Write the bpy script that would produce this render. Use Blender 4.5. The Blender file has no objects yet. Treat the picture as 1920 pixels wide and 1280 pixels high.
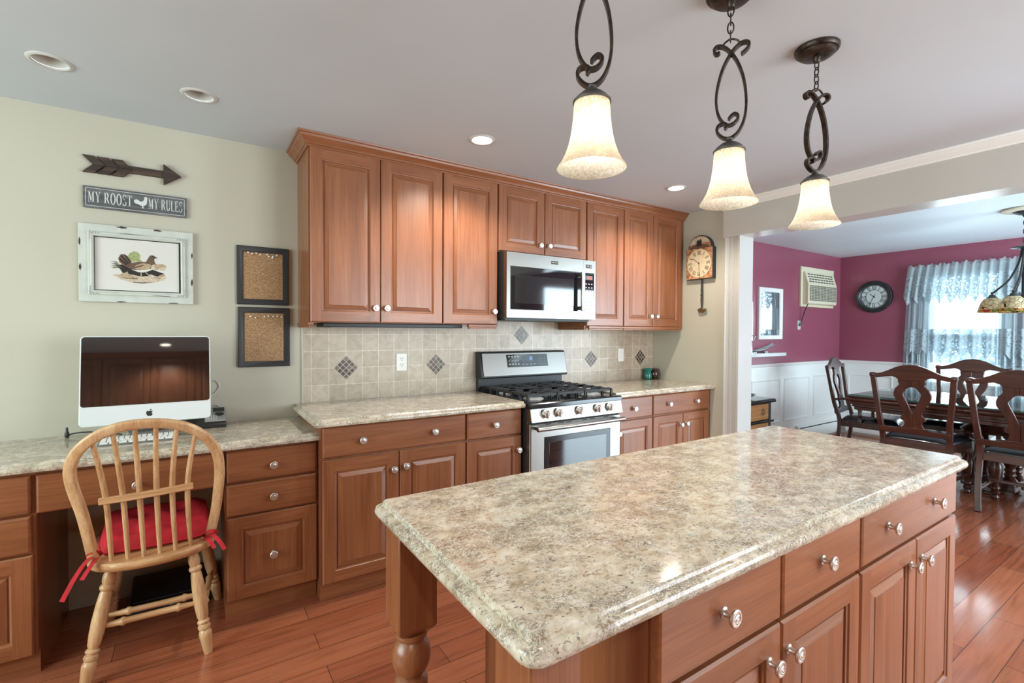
import bpy, bmesh, math, random
from mathutils import Vector, Matrix
SC = bpy.context.scene
COL = SC.collection
PI = math.pi
random.seed(7)

# ------------------------------------------------------------------ camera
cam_d = bpy.data.cameras.new('camera')
cam = bpy.data.objects.new('camera', cam_d)
COL.objects.link(cam)
SC.camera = cam
F_PX, YAW, PITCH, ROLL = 900.37, math.radians(33.24), math.radians(-1.095), math.radians(.256)
cam_d.sensor_fit = 'HORIZONTAL'
cam_d.sensor_width = 36.0
cam_d.lens = F_PX / 1920 * 36.0
cam_d.clip_start = .02
fw = Vector((math.sin(YAW) * math.cos(PITCH), math.cos(YAW) * math.cos(PITCH), math.sin(PITCH)))
rt = Vector((math.cos(YAW), -math.sin(YAW), 0))
up = rt.cross(fw)
rt, up = math.cos(ROLL) * rt + math.sin(ROLL) * up, math.cos(ROLL) * up - math.sin(ROLL) * rt
mw_ = Matrix((rt, up, -fw)).transposed().to_4x4()
mw_.translation = Vector((0, -3.0537, 1.3376))
cam.matrix_world = mw_

# ------------------------------------------------------------------ world, daylight, exposure
W = bpy.data.worlds.new('sky')
SC.world = W
W.use_nodes = True
wb = W.node_tree.nodes['Background']
wb.inputs[0].default_value = (.80, .92, 1.0, 1)
wb.inputs[1].default_value = 2.2
SC.view_settings.view_transform = 'Standard'
SC.view_settings.look = 'None'
SC.view_settings.gamma = 1
SC.view_settings.exposure = 0.27
SC.cycles.max_bounces = 8
SC.cycles.transparent_max_bounces = 12
SC.cycles.sample_clamp_indirect = 4.0
SC.cycles.caustics_reflective = False
SC.cycles.caustics_refractive = False

def area(name, loc, direction, sx, sy, power, color):
    d = bpy.data.lights.new(name, 'AREA')
    d.shape = 'RECTANGLE'; d.size = sx; d.size_y = sy
    d.energy = power; d.color = color
    o = bpy.data.objects.new(name, d)
    COL.objects.link(o)
    o.location = loc
    o.rotation_euler = Vector(direction).to_track_quat('-Z', 'Y').to_euler()
    return o

# daylight entering through the windows: the dining room window, its patio door, the kitchen windows behind the camera
area('daylight_dining_window', (7.62, -1.27, 1.45), (-1, 0, -.1), 1.5, 1.5, 40, (.80, .92, 1.0))
area('daylight_patio_door', (5.8, -4.36, 1.15), (0, 1, 0), 1.75, 2.0, 165, (.68, .88, 1.0))
area('daylight_kitchen_window', (2.75, -4.72, 1.35), (-.15, 1, 0), 1.7, 1.9, 68, (.93, .97, 1.0))
area('daylight_side_window', (-2.66, -1.9, 1.4), (1, .12, 0), 2.0, 1.5, 66, (.84, 1.0, .94))

def lamp(name, loc, power, color, radius=.03, spot=None):
    d = bpy.data.lights.new(name, 'SPOT' if spot else 'POINT')
    d.energy = power; d.color = color; d.shadow_soft_size = radius
    if spot:
        d.spot_size = spot; d.spot_blend = .6
    o = bpy.data.objects.new(name, d)
    COL.objects.link(o); o.location = loc
    return o

# ------------------------------------------------------------------ materials
def newmat(name):
    m = bpy.data.materials.new(name)
    m.use_nodes = True
    nt = m.node_tree
    return m, nt, nt.nodes['Principled BSDF']

def srgb(r, g, b):
    def f(c):
        c /= 255
        return c / 12.92 if c <= .04045 else ((c + .055) / 1.055) ** 2.4
    return (f(r), f(g), f(b), 1)

def flat(name, col, rough=.5, metal=0, spec=None, coat=0, emit=None, es=0, noise=0, nscale=40, bump=0, bscale=200):
    m, nt, p = newmat(name)
    p.inputs['Base Color'].default_value = col
    p.inputs['Roughness'].default_value = rough
    p.inputs['Metallic'].default_value = metal
    if spec is not None: p.inputs['Specular IOR Level'].default_value = spec
    if coat:
        p.inputs['Coat Weight'].default_value = coat
        p.inputs['Coat Roughness'].default_value = .1
    if emit:
        p.inputs['Emission Color'].default_value = emit
        p.inputs['Emission Strength'].default_value = es
    if noise or bump:
        tc = nt.nodes.new('ShaderNodeTexCoord')
        n = nt.nodes.new('ShaderNodeTexNoise')
        n.inputs['Scale'].default_value = nscale
        n.inputs['Detail'].default_value = 4
        nt.links.new(tc.outputs['Object'], n.inputs['Vector'])
        if noise:
            r = nt.nodes.new('ShaderNodeValToRGB')
            a = r.color_ramp.elements
            a[0].position = .3; a[1].position = .7
            a[0].color = tuple(c * (1 - noise) for c in col[:3]) + (1,)
            a[1].color = tuple(min(1, c * (1 + noise)) for c in col[:3]) + (1,)
            nt.links.new(n.outputs['Fac'], r.inputs['Fac'])
            nt.links.new(r.outputs['Color'], p.inputs['Base Color'])
        if bump:
            n2 = nt.nodes.new('ShaderNodeTexNoise')
            n2.inputs['Scale'].default_value = bscale
            nt.links.new(tc.outputs['Object'], n2.inputs['Vector'])
            b = nt.nodes.new('ShaderNodeBump')
            b.inputs['Strength'].default_value = bump
            b.inputs['Distance'].default_value = .002
            nt.links.new(n2.outputs['Fac'], b.inputs['Height'])
            nt.links.new(b.outputs['Normal'], p.inputs['Normal'])
    return m

def ramp(nt, fac, stops):
    r = nt.nodes.new('ShaderNodeValToRGB')
    e = r.color_ramp.elements
    while len(e) < len(stops): e.new(.5)
    for k, (pos, c) in zip(e, stops):
        k.position = pos; k.color = c
    nt.links.new(fac, r.inputs['Fac'])
    return r.outputs['Color']

def mix(nt, fac, a, b, mode='MIX'):
    x = nt.nodes.new('ShaderNodeMix')
    x.data_type = 'RGBA'; x.blend_type = mode
    for s, v in ((x.inputs['Factor'], fac), (x.inputs[6], a), (x.inputs[7], b)):
        if hasattr(v, 'links'): nt.links.new(v, s)
        else: s.default_value = v
    return x.outputs[2]

def wood(name, dark, mid, light, axis='z', rough=.36, scale=1.0, coat=.40, rand=True):
    m, nt, p = newmat(name)
    tc = nt.nodes.new('ShaderNodeTexCoord')
    vec = tc.outputs['Object']
    if rand:
        oi = nt.nodes.new('ShaderNodeObjectInfo')
        mul = nt.nodes.new('ShaderNodeVectorMath'); mul.operation = 'SCALE'
        cmb = nt.nodes.new('ShaderNodeCombineXYZ')
        for i in range(3): nt.links.new(oi.outputs['Random'], cmb.inputs[i])
        nt.links.new(cmb.outputs[0], mul.inputs[0]); mul.inputs['Scale'].default_value = 17
        ad = nt.nodes.new('ShaderNodeVectorMath'); ad.operation = 'ADD'
        nt.links.new(vec, ad.inputs[0]); nt.links.new(mul.outputs[0], ad.inputs[1])
        vec = ad.outputs[0]
    def grain(across, along, det, dist):
        mp = nt.nodes.new('ShaderNodeMapping')
        s = [across * scale] * 3
        s['xyz'.index(axis)] = along * scale
        mp.inputs['Scale'].default_value = s
        nt.links.new(vec, mp.inputs['Vector'])
        n = nt.nodes.new('ShaderNodeTexNoise')
        n.inputs['Scale'].default_value = 1; n.inputs['Detail'].default_value = det
        n.inputs['Distortion'].default_value = dist
        nt.links.new(mp.outputs[0], n.inputs['Vector'])
        return n.outputs['Fac']
    broad = ramp(nt, grain(16, 1.1, 4, 1.1), [(.28, dark), (.5, mid), (.72, light)])
    fine = ramp(nt, grain(150, 5, 5, .5), [(.3, (.74, .69, .66, 1)), (.62, (1.06, 1.06, 1.06, 1))])
    c = mix(nt, .75, broad, fine, 'MULTIPLY')
    nt.links.new(c, p.inputs['Base Color'])
    p.inputs['Roughness'].default_value = rough
    p.inputs['Coat Weight'].default_value = coat
    p.inputs['Coat Roughness'].default_value = .25
    return m

CH_D, CH_M, CH_L = (.212, .071, .026, 1), (.268, .094, .036, 1), (.322, .121, .049, 1)
M = {}
M['cherry_v'] = wood('cherry_vertical_grain', CH_D, CH_M, CH_L, 'z')
M['cherry_h'] = wood('cherry_horizontal_grain', CH_D, CH_M, CH_L, 'x')
M['cherry_y'] = wood('cherry_side_grain', CH_D, CH_M, CH_L, 'y')
M['oak_z'] = wood('natural_oak', (.50, .27, .12, 1), (.62, .38, .19, 1), (.74, .50, .28, 1), 'z', .4, 1.4)
M['oak_x'] = wood('natural_oak_along', (.48, .24, .10, 1), (.60, .34, .155, 1), (.70, .44, .235, 1), 'x', .4, 1.4)
M['mahog_z'] = wood('dark_mahogany', (.042, .013, .009, 1), (.072, .021, .014, 1), (.11, .034, .021, 1), 'z', .25, 1, .5)
M['mahog_x'] = wood('dark_mahogany_along', (.042, .013, .009, 1), (.072, .021, .014, 1), (.11, .034, .021, 1), 'x', .25, 1, .5)
M['mahog_y'] = wood('dark_mahogany_long', (.042, .013, .009, 1), (.072, .021, .014, 1), (.11, .034, .021, 1), 'y', .22, 1, .5)
M['barn'] = wood('weathered_brown_wood', (.020, .012, .009, 1), (.05, .03, .022, 1), (.10, .065, .045, 1), 'x', .7, 2, 0)
M['greyboard'] = wood('weathered_grey_board', (.055, .058, .062, 1), (.10, .105, .11, 1), (.19, .195, .20, 1), 'x', .7, 2.2, 0)
M['pine'] = wood('carved_pine', (.25, .11, .035, 1), (.38, .18, .06, 1), (.46, .24, .09, 1), 'x', .5, 1.5, 0)
M['nickel'] = flat('brushed_nickel', (.76, .73, .69, 1), .34, 1)
M['white_paint'] = flat('white_paint', srgb(236, 236, 232), .35)
M['white_gloss'] = flat('white_gloss', (.58, .58, .56, 1), .2)
M['frame_white'] = flat('distressed_white', (.56, .585, .53, 1), .45, noise=.06, nscale=30)
M['casing_paint'] = flat('casing_paint', (.50, .495, .47, 1), .25)
M['header_paint'] = flat('header_paint', (.57, .555, .51, 1), .22)
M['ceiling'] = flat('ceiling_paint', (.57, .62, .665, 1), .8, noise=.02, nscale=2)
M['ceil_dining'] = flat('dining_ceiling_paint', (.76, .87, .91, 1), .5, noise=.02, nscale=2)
M['wall'] = flat('cream_wall_paint', (.51, .485, .395, 1), .5, noise=.03, nscale=1.5)
M['berry'] = flat('raspberry_wall_paint', (.295, .078, .118, 1), .28, noise=.05, nscale=1.5)
M['blackm'] = flat('black_enamel', (.012, .013, .014, 1), .12)
M['black_matte'] = flat('black_matte', (.02, .02, .021, 1), .45)
M['iron'] = flat('cast_iron', (.025, .025, .026, 1), .5, .3, bump=.2)
M['bronze'] = flat('oil_rubbed_bronze', (.060, .045, .036, 1), .38, .75, noise=.5, nscale=60)
M['pewter'] = flat('dark_pewter', (.16, .155, .15, 1), .4, .8)
M['leather'] = flat('black_leather', (.012, .014, .018, 1), .22, coat=.4)
M['red'] = flat('red_cotton', (.50, .012, .022, 1), .8, noise=.12, nscale=25, bump=.15, bscale=900)
M['imac'] = flat('white_polycarbonate', srgb(214, 218, 219), .25)
M['screen'] = flat('black_display_glass', (.006, .006, .007, 1), .03, spec=1.0)
M['screen'].node_tree.nodes['Principled BSDF'].inputs['IOR'].default_value = 1.75
M['glassblack'] = flat('black_oven_glass', (.006, .007, .008, 1), .04, spec=.9)
M['grey_plastic'] = flat('grey_plastic', (.33, .34, .34, 1), .4)
M['cream_plastic'] = flat('cream_plastic', srgb(222, 214, 186), .45)
M['dark_grille'] = flat('dark_grille', (.05, .06, .06, 1), .5)
M['mirror'] = flat('mirror_glass', (.9, .92, .93, 1), .02, 1)
M['silver'] = flat('silvered_metal', (.72, .75, .77, 1), .2, 1)
M['teal'] = flat('teal_glaze', (.008, .20, .16, 1), .12, coat=.5, noise=.2, nscale=30)
M['brown_glaze'] = flat('brown_glaze', (.05, .022, .014, 1), .12, coat=.5, noise=.7, nscale=60)
M['ink'] = flat('dark_ink', (.018, .014, .011, 1), .6)
M['ink_brown'] = flat('brown_ink', (.13, .075, .045, 1), .6, noise=.4, nscale=160)
M['ink_tan'] = flat('tan_ink', (.42, .31, .20, 1), .6, noise=.25, nscale=120)
M['ink_sand'] = flat('sand_ink', (.55, .46, .34, 1), .6, noise=.25, nscale=80)
M['ink_green'] = flat('green_ink', (.32, .36, .15, 1), .6, noise=.35, nscale=150)
M['ink_white'] = flat('off_white_ink', (.70, .68, .60, 1), .6)
M['paper'] = flat('print_paper', srgb(214, 212, 206), .35)
M['sign_white'] = flat('sign_white_paint', (.62, .66, .64, 1), .7)
M['dial'] = flat('aged_dial', (.70, .58, .38, 1), .6, noise=.08, nscale=25)
M['dial_pic'] = flat('aged_pictorial_paper', (.42, .20, .10, 1), .6, noise=.75, nscale=38)
M['dial_white'] = flat('pale_dial', (.62, .70, .68, 1), .4)
M['clock_black'] = flat('distressed_black', (.022, .026, .027, 1), .4, noise=.5, nscale=40)
M['brass'] = flat('antique_brass', (.22, .16, .07, 1), .4, .9)
M['tileblack'] = flat('mosaic_dark_glass', (.045, .022, .012, 1), .3, noise=.5, nscale=20)
M['tilegrey'] = flat('mosaic_grey_stone', (.15, .10, .065, 1), .3, noise=.5, nscale=90)
M['grout'] = flat('pale_grout', (.58, .53, .45, 1), .8)
M['keywhite'] = flat('key_white', srgb(236, 236, 232), .4)
M['keygap'] = flat('keyboard_bed', srgb(120, 120, 116), .5)
M['blue_led'] = flat('blue_display', (.02, .05, .2, 1), .3, emit=(.15, .3, 1, 1), es=2.5)
M['red_led'] = flat('red_display', (.2, .02, .01, 1), .3, emit=(1, .12, .05, 1), es=1.4)
M['oven_view'] = flat('tinted_view_window', (.018, .02, .021, 1), .06, spec=.8)
M['displaygrey'] = flat('grey_display', (.10, .12, .13, 1), .15)
M['lcd'] = flat('pale_print', (.55, .58, .58, 1), .5)
M['lamp_on'] = flat('lit_lamp', (1, .95, .85, 1), .5, emit=(1, .93, .80, 1), es=9)
M['bulb_on'] = flat('lit_bulb', (1, .95, .85, 1), .5, emit=(1, .94, .84, 1), es=3.5)
M['bulb_off'] = flat('unlit_bulb', (.42, .44, .42, 1), .3)
M['baffle'] = flat('recess_baffle', (.62, .61, .57, 1), .4)
M['heater'] = flat('heater_white', srgb(232, 232, 226), .35)
M['plate_green'] = flat('green_ceramic', (.10, .14, .08, 1), .25)
M['stone_white'] = flat('candle_wax', srgb(238, 240, 240), .4)

def steel(name, axis):
    m, nt, p = newmat(name)
    p.inputs['Base Color'].default_value = (.315, .305, .285, 1)
    p.inputs['Metallic'].default_value = 1
    tc = nt.nodes.new('ShaderNodeTexCoord'); mp = nt.nodes.new('ShaderNodeMapping')
    s = [400] * 3; s['xyz'.index(axis)] = 4
    mp.inputs['Scale'].default_value = s
    n = nt.nodes.new('ShaderNodeTexNoise'); n.inputs['Scale'].default_value = 1
    nt.links.new(tc.outputs['Object'], mp.inputs[0]); nt.links.new(mp.outputs[0], n.inputs['Vector'])
    mr = nt.nodes.new('ShaderNodeMapRange')
    mr.inputs[3].default_value = .27; mr.inputs[4].default_value = .33
    nt.links.new(n.outputs['Fac'], mr.inputs[0]); nt.links.new(mr.outputs[0], p.inputs['Roughness'])
    return m
M['steel'] = steel('brushed_steel', 'x')

def granite(name):
    m, nt, p = newmat(name)
    tc = nt.nodes.new('ShaderNodeTexCoord')
    mp = nt.nodes.new('ShaderNodeMapping'); mp.inputs['Scale'].default_value = (1.9, 2.5, 2.5)
    nt.links.new(tc.outputs['Object'], mp.inputs[0])
    def nz(sc, det, dist=0., rough=.6):
        n = nt.nodes.new('ShaderNodeTexNoise')
        n.inputs['Scale'].default_value = sc; n.inputs['Detail'].default_value = det
        n.inputs['Distortion'].default_value = dist; n.inputs['Roughness'].default_value = rough
        nt.links.new(mp.outputs[0], n.inputs['Vector'])
        return n.outputs['Fac']
    base = ramp(nt, nz(16, 6, .6), [(.32, (.44, .36, .255, 1)), (.43, (.565, .49, .375, 1)), (.54, (.64, .585, .475, 1)), (.66, (.75, .71, .62, 1))])
    brown = ramp(nt, nz(34, 4, 1.2), [(.565, (0, 0, 0, 1)), (.66, (.8, .8, .8, 1))])
    c = mix(nt, brown, base, (.31, .19, .095, 1))
    vein = nz(22, 7, 2.2, .72)
    r1 = ramp(nt, vein, [(.448, (0, 0, 0, 1)), (.484, (1, 1, 1, 1)), (.500, (1, 1, 1, 1)), (.54, (0, 0, 0, 1))])
    mask = ramp(nt, nz(7, 3), [(.40, (0, 0, 0, 1)), (.58, (.95, .95, .95, 1))])
    vm = mix(nt, 1.0, r1, mask, 'MULTIPLY')
    c = mix(nt, vm, c, (.135, .115, .10, 1))
    blot = ramp(nt, nz(60, 3, .5), [(.615, (0, 0, 0, 1)), (.68, (.85, .85, .85, 1))])
    c = mix(nt, blot, c, (.12, .10, .09, 1))
    nt.links.new(c, p.inputs['Base Color'])
    p.inputs['Roughness'].default_value = .11
    p.inputs['Specular IOR Level'].default_value = .55
    return m
M['granite'] = granite('beige_granite')

def floor_mat():
    m, nt, p = newmat('cherry_plank_floor')
    tc = nt.nodes.new('ShaderNodeTexCoord')
    mp = nt.nodes.new('ShaderNodeMapping'); mp.inputs['Location'].default_value = (.3, .447, 0)
    nt.links.new(tc.outputs['Object'], mp.inputs[0])
    b = nt.nodes.new('ShaderNodeTexBrick')
    b.offset = .37; b.offset_frequency = 2
    b.inputs['Scale'].default_value = 1
    b.inputs['Brick Width'].default_value = 1.15; b.inputs['Row Height'].default_value = .1235
    b.inputs['Mortar Size'].default_value = .0013; b.inputs['Mortar Smooth'].default_value = .2
    b.inputs['Color1'].default_value = (.275, .075, .036, 1)
    b.inputs['Color2'].default_value = (.40, .132, .064, 1)
    b.inputs['Mortar'].default_value = (.05, .016, .009, 1)
    nt.links.new(mp.outputs[0], b.inputs['Vector'])
    m2 = nt.nodes.new('ShaderNodeMapping'); m2.inputs['Scale'].default_value = (1.6, 22, 1)
    nt.links.new(tc.outputs['Object'], m2.inputs[0])
    n = nt.nodes.new('ShaderNodeTexNoise'); n.inputs['Scale'].default_value = 2; n.inputs['Detail'].default_value = 5
    n.inputs['Distortion'].default_value = .5
    nt.links.new(m2.outputs[0], n.inputs['Vector'])
    g = ramp(nt, n.outputs['Fac'], [(.28, (.68, .64, .62, 1)), (.5, (.95, .95, .95, 1)), (.72, (1.12, 1.12, 1.12, 1))])
    c = mix(nt, .9, b.outputs['Color'], g, 'MULTIPLY')
    nt.links.new(c, p.inputs['Base Color'])
    p.inputs['Roughness'].default_value = .17
    p.inputs['Coat Weight'].default_value = .35; p.inputs['Coat Roughness'].default_value = .09
    bp = nt.nodes.new('ShaderNodeBump'); bp.inputs['Strength'].default_value = .25; bp.inputs['Distance'].default_value = .001
    inv = nt.nodes.new('ShaderNodeMath'); inv.operation = 'SUBTRACT'; inv.inputs[0].default_value = 1
    nt.links.new(b.outputs['Fac'], inv.inputs[1]); nt.links.new(inv.outputs[0], bp.inputs['Height'])
    nt.links.new(bp.outputs[0], p.inputs['Normal'])
    return m
M['floor'] = floor_mat()

def tile_mat():
    m, nt, p = newmat('travertine_tile')
    tc = nt.nodes.new('ShaderNodeTexCoord')
    sep = nt.nodes.new('ShaderNodeSeparateXYZ'); nt.links.new(tc.outputs['Object'], sep.inputs[0])
    cmb = nt.nodes.new('ShaderNodeCombineXYZ')
    nt.links.new(sep.outputs[0], cmb.inputs[0]); nt.links.new(sep.outputs[2], cmb.inputs[1])
    mp = nt.nodes.new('ShaderNodeMapping')
    mp.inputs['Location'].default_value = (-.769 + .1013 * 10, -1.115 + .102 * 12, 0)
    nt.links.new(cmb.outputs[0], mp.inputs[0])
    b = nt.nodes.new('ShaderNodeTexBrick')
    b.offset = 0; b.squash = 1
    b.inputs['Scale'].default_value = 1
    b.inputs['Brick Width'].default_value = .1013; b.inputs['Row Height'].default_value = .102
    b.inputs['Mortar Size'].default_value = .0013; b.inputs['Mortar Smooth'].default_value = .1
    b.inputs['Color1'].default_value = (.44, .365, .28, 1); b.inputs['Color2'].default_value = (.54, .455, .36, 1)
    b.inputs['Mortar'].default_value = (.76, .70, .60, 1)
    nt.links.new(mp.outputs[0], b.inputs['Vector'])
    n = nt.nodes.new('ShaderNodeTexNoise'); n.inputs['Scale'].default_value = 22; n.inputs['Detail'].default_value = 5
    n.inputs['Distortion'].default_value = .8
    nt.links.new(tc.outputs['Object'], n.inputs['Vector'])
    g = ramp(nt, n.outputs['Fac'], [(.3, (.80, .80, .79, 1)), (.5, (1, 1, 1, 1)), (.7, (1.14, 1.14, 1.14, 1))])
    c = mix(nt, .8, b.outputs['Color'], g, 'MULTIPLY')
    nt.links.new(c, p.inputs['Base Color'])
    p.inputs['Roughness'].default_value = .35
    return m
M['tile'] = tile_mat()

def cork_mat():
    m, nt, p = newmat('cork')
    tc = nt.nodes.new('ShaderNodeTexCoord')
    n = nt.nodes.new('ShaderNodeTexNoise'); n.inputs['Scale'].default_value = 260; n.inputs['Detail'].default_value = 3
    nt.links.new(tc.outputs['Object'], n.inputs['Vector'])
    c = ramp(nt, n.outputs['Fac'], [(.35, (.20, .105, .045, 1)), (.5, (.37, .22, .11, 1)), (.65, (.50, .33, .18, 1))])
    nt.links.new(c, p.inputs['Base Color']); p.inputs['Roughness'].default_value = .8
    return m
M['cork'] = cork_mat()

def frost_mat():
    m, nt, p = newmat('frosted_lamp_glass')
    tc = nt.nodes.new('ShaderNodeTexCoord')
    n = nt.nodes.new('ShaderNodeTexNoise'); n.inputs['Scale'].default_value = 160; n.inputs['Detail'].default_value = 3
    nt.links.new(tc.outputs['Object'], n.inputs['Vector'])
    c = ramp(nt, n.outputs['Fac'], [(.38, (.80, .72, .58, 1)), (.62, (1, .97, .90, 1))])
    d = nt.nodes.new('ShaderNodeBsdfDiffuse'); t = nt.nodes.new('ShaderNodeBsdfTranslucent')
    g = nt.nodes.new('ShaderNodeBsdfGlossy'); g.inputs['Roughness'].default_value = .25
    nt.links.new(c, d.inputs[0]); nt.links.new(c, t.inputs[0])
    a = nt.nodes.new('ShaderNodeMixShader'); a.inputs[0].default_value = .965
    nt.links.new(d.outputs[0], a.inputs[1]); nt.links.new(t.outputs[0], a.inputs[2])
    b = nt.nodes.new('ShaderNodeMixShader'); b.inputs[0].default_value = .04
    nt.links.new(a.outputs[0], b.inputs[1]); nt.links.new(g.outputs[0], b.inputs[2])
    nt.links.new(b.outputs[0], nt.nodes['Material Output'].inputs[0])
    nt.nodes.remove(p)
    return m
M['frost'] = frost_mat()

def tiffany_mat():
    m, nt, p = newmat('leaded_stained_glass')
    tc = nt.nodes.new('ShaderNodeTexCoord')
    v = nt.nodes.new('ShaderNodeTexVoronoi'); v.feature = 'DISTANCE_TO_EDGE'; v.inputs['Scale'].default_value = 32
    nt.links.new(tc.outputs['Object'], v.inputs['Vector'])
    sep = nt.nodes.new('ShaderNodeSeparateXYZ'); nt.links.new(tc.outputs['Object'], sep.inputs[0])
    v2 = nt.nodes.new('ShaderNodeTexVoronoi'); v2.inputs['Scale'].default_value = 32
    nt.links.new(tc.outputs['Object'], v2.inputs['Vector'])
    s2 = nt.nodes.new('ShaderNodeSeparateXYZ'); nt.links.new(v2.outputs['Color'], s2.inputs[0])
    gem = ramp(nt, s2.outputs[0], [(0, (.62, .03, .05, 1)), (.32, (.65, .10, .06, 1)), (.36, (.30, .34, .08, 1)), (.7, (.72, .45, .12, 1)), (.95, (.8, .72, .45, 1))])
    amber = ramp(nt, s2.outputs[1], [(0, (.85, .66, .36, 1)), (1, (.95, .86, .62, 1))])
    zf = ramp(nt, sep.outputs[2], [(.022, (1, 1, 1, 1)), (.026, (0, 0, 0, 1))])
    c = mix(nt, zf, amber, gem)
    ed = ramp(nt, v.outputs['Distance'], [(.022, (0, 0, 0, 1)), (.045, (1, 1, 1, 1))])
    c = mix(nt, ed, (.03, .025, .018, 1), c)
    d = nt.nodes.new('ShaderNodeBsdfDiffuse'); t = nt.nodes.new('ShaderNodeBsdfTranslucent')
    nt.links.new(c, d.inputs[0]); nt.links.new(c, t.inputs[0])
    a = nt.nodes.new('ShaderNodeMixShader'); a.inputs[0].default_value = .5
    nt.links.new(d.outputs[0], a.inputs[1]); nt.links.new(t.outputs[0], a.inputs[2])
    nt.links.new(a.outputs[0], nt.nodes['Material Output'].inputs[0])
    nt.nodes.remove(p)
    return m
M['tiffany'] = tiffany_mat()

def sheer_mat(name, bands, open_=.42, lace_open=.30, through=(.42, .54, .60, 1)):
    m, nt, p = newmat(name)
    tc = nt.nodes.new('ShaderNodeTexCoord')
    sep = nt.nodes.new('ShaderNodeSeparateXYZ'); nt.links.new(tc.outputs['Object'], sep.inputs[0])
    v = nt.nodes.new('ShaderNodeTexVoronoi'); v.inputs['Scale'].default_value = 36; v.feature = 'F1'
    nt.links.new(tc.outputs['Object'], v.inputs['Vector'])
    hole = ramp(nt, v.outputs['Distance'], [(.34, (.95, .95, .95, 1)), (.44, (.05, .05, .05, 1))])
    stops = []
    inb = None
    for z0, z1 in bands:
        for z in (z0, z1):
            g = nt.nodes.new('ShaderNodeMath'); g.operation = 'GREATER_THAN'; g.inputs[1].default_value = z
            nt.links.new(sep.outputs[2], g.inputs[0])
            stops.append(g.outputs[0])
        s = nt.nodes.new('ShaderNodeMath'); s.operation = 'SUBTRACT'
        nt.links.new(stops[-2], s.inputs[0]); nt.links.new(stops[-1], s.inputs[1])
        if inb is None: inb = s.outputs[0]
        else:
            a = nt.nodes.new('ShaderNodeMath'); a.operation = 'ADD'
            nt.links.new(inb, a.inputs[0]); nt.links.new(s.outputs[0], a.inputs[1]); inb = a.outputs[0]
    dn = nt.nodes.new('ShaderNodeMapRange')
    dn.inputs[3].default_value = .02; dn.inputs[4].default_value = lace_open * 2
    hb = nt.nodes.new('ShaderNodeRGBToBW'); nt.links.new(hole, hb.inputs[0])
    nt.links.new(hb.outputs[0], dn.inputs[0])
    mx = nt.nodes.new('ShaderNodeMix'); mx.data_type = 'FLOAT'
    nt.links.new(inb, mx.inputs[0]); mx.inputs[2].default_value = open_
    nt.links.new(dn.outputs[0], mx.inputs[3])
    d = nt.nodes.new('ShaderNodeBsdfDiffuse'); t = nt.nodes.new('ShaderNodeBsdfTranslucent')
    d.inputs[0].default_value = (.74, .84, .87, 1); t.inputs[0].default_value = through
    a = nt.nodes.new('ShaderNodeMixShader'); a.inputs[0].default_value = .5
    nt.links.new(d.outputs[0], a.inputs[1]); nt.links.new(t.outputs[0], a.inputs[2])
    tr = nt.nodes.new('ShaderNodeBsdfTransparent')
    b = nt.nodes.new('ShaderNodeMixShader')
    nt.links.new(mx.outputs[0], b.inputs[0])
    nt.links.new(a.outputs[0], b.inputs[1]); nt.links.new(tr.outputs[0], b.inputs[2])
    nt.links.new(b.outputs[0], nt.nodes['Material Output'].inputs[0])
    nt.nodes.remove(p)
    return m
M['valance'] = sheer_mat('lace_valance', [(1.30, 1.73)], .30, .24, (.20, .30, .36, 1))
M['sheer'] = sheer_mat('lace_sheer', [(.70, 1.10)], .74, .26, (.26, .38, .44, 1))

M['sheer_side'] = sheer_mat('plain_sheer', [(.70, 1.10)], .34, .16, (.40, .52, .58, 1))

def glass_mat(name, tint, rough=0):
    m, nt, p = newmat(name)
    g = nt.nodes.new('ShaderNodeBsdfGlossy'); g.inputs['Roughness'].default_value = .02
    t = nt.nodes.new('ShaderNodeBsdfTransparent'); t.inputs[0].default_value = tint
    f = nt.nodes.new('ShaderNodeFresnel'); f.inputs[0].default_value = 1.5
    a = nt.nodes.new('ShaderNodeMixShader')
    nt.links.new(f.outputs[0], a.inputs[0]); nt.links.new(t.outputs[0], a.inputs[1]); nt.links.new(g.outputs[0], a.inputs[2])
    nt.links.new(a.outputs[0], nt.nodes['Material Output'].inputs[0])
    nt.nodes.remove(p)
    return m
M['pane'] = glass_mat('clear_pane', (.95, .98, .98, 1))
M['tableglass'] = glass_mat('table_glass', (.78, .92, .90, 1))
M['green_edge'] = flat('green_glass_edge', (.05, .28, .24, 1), .1)

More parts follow.
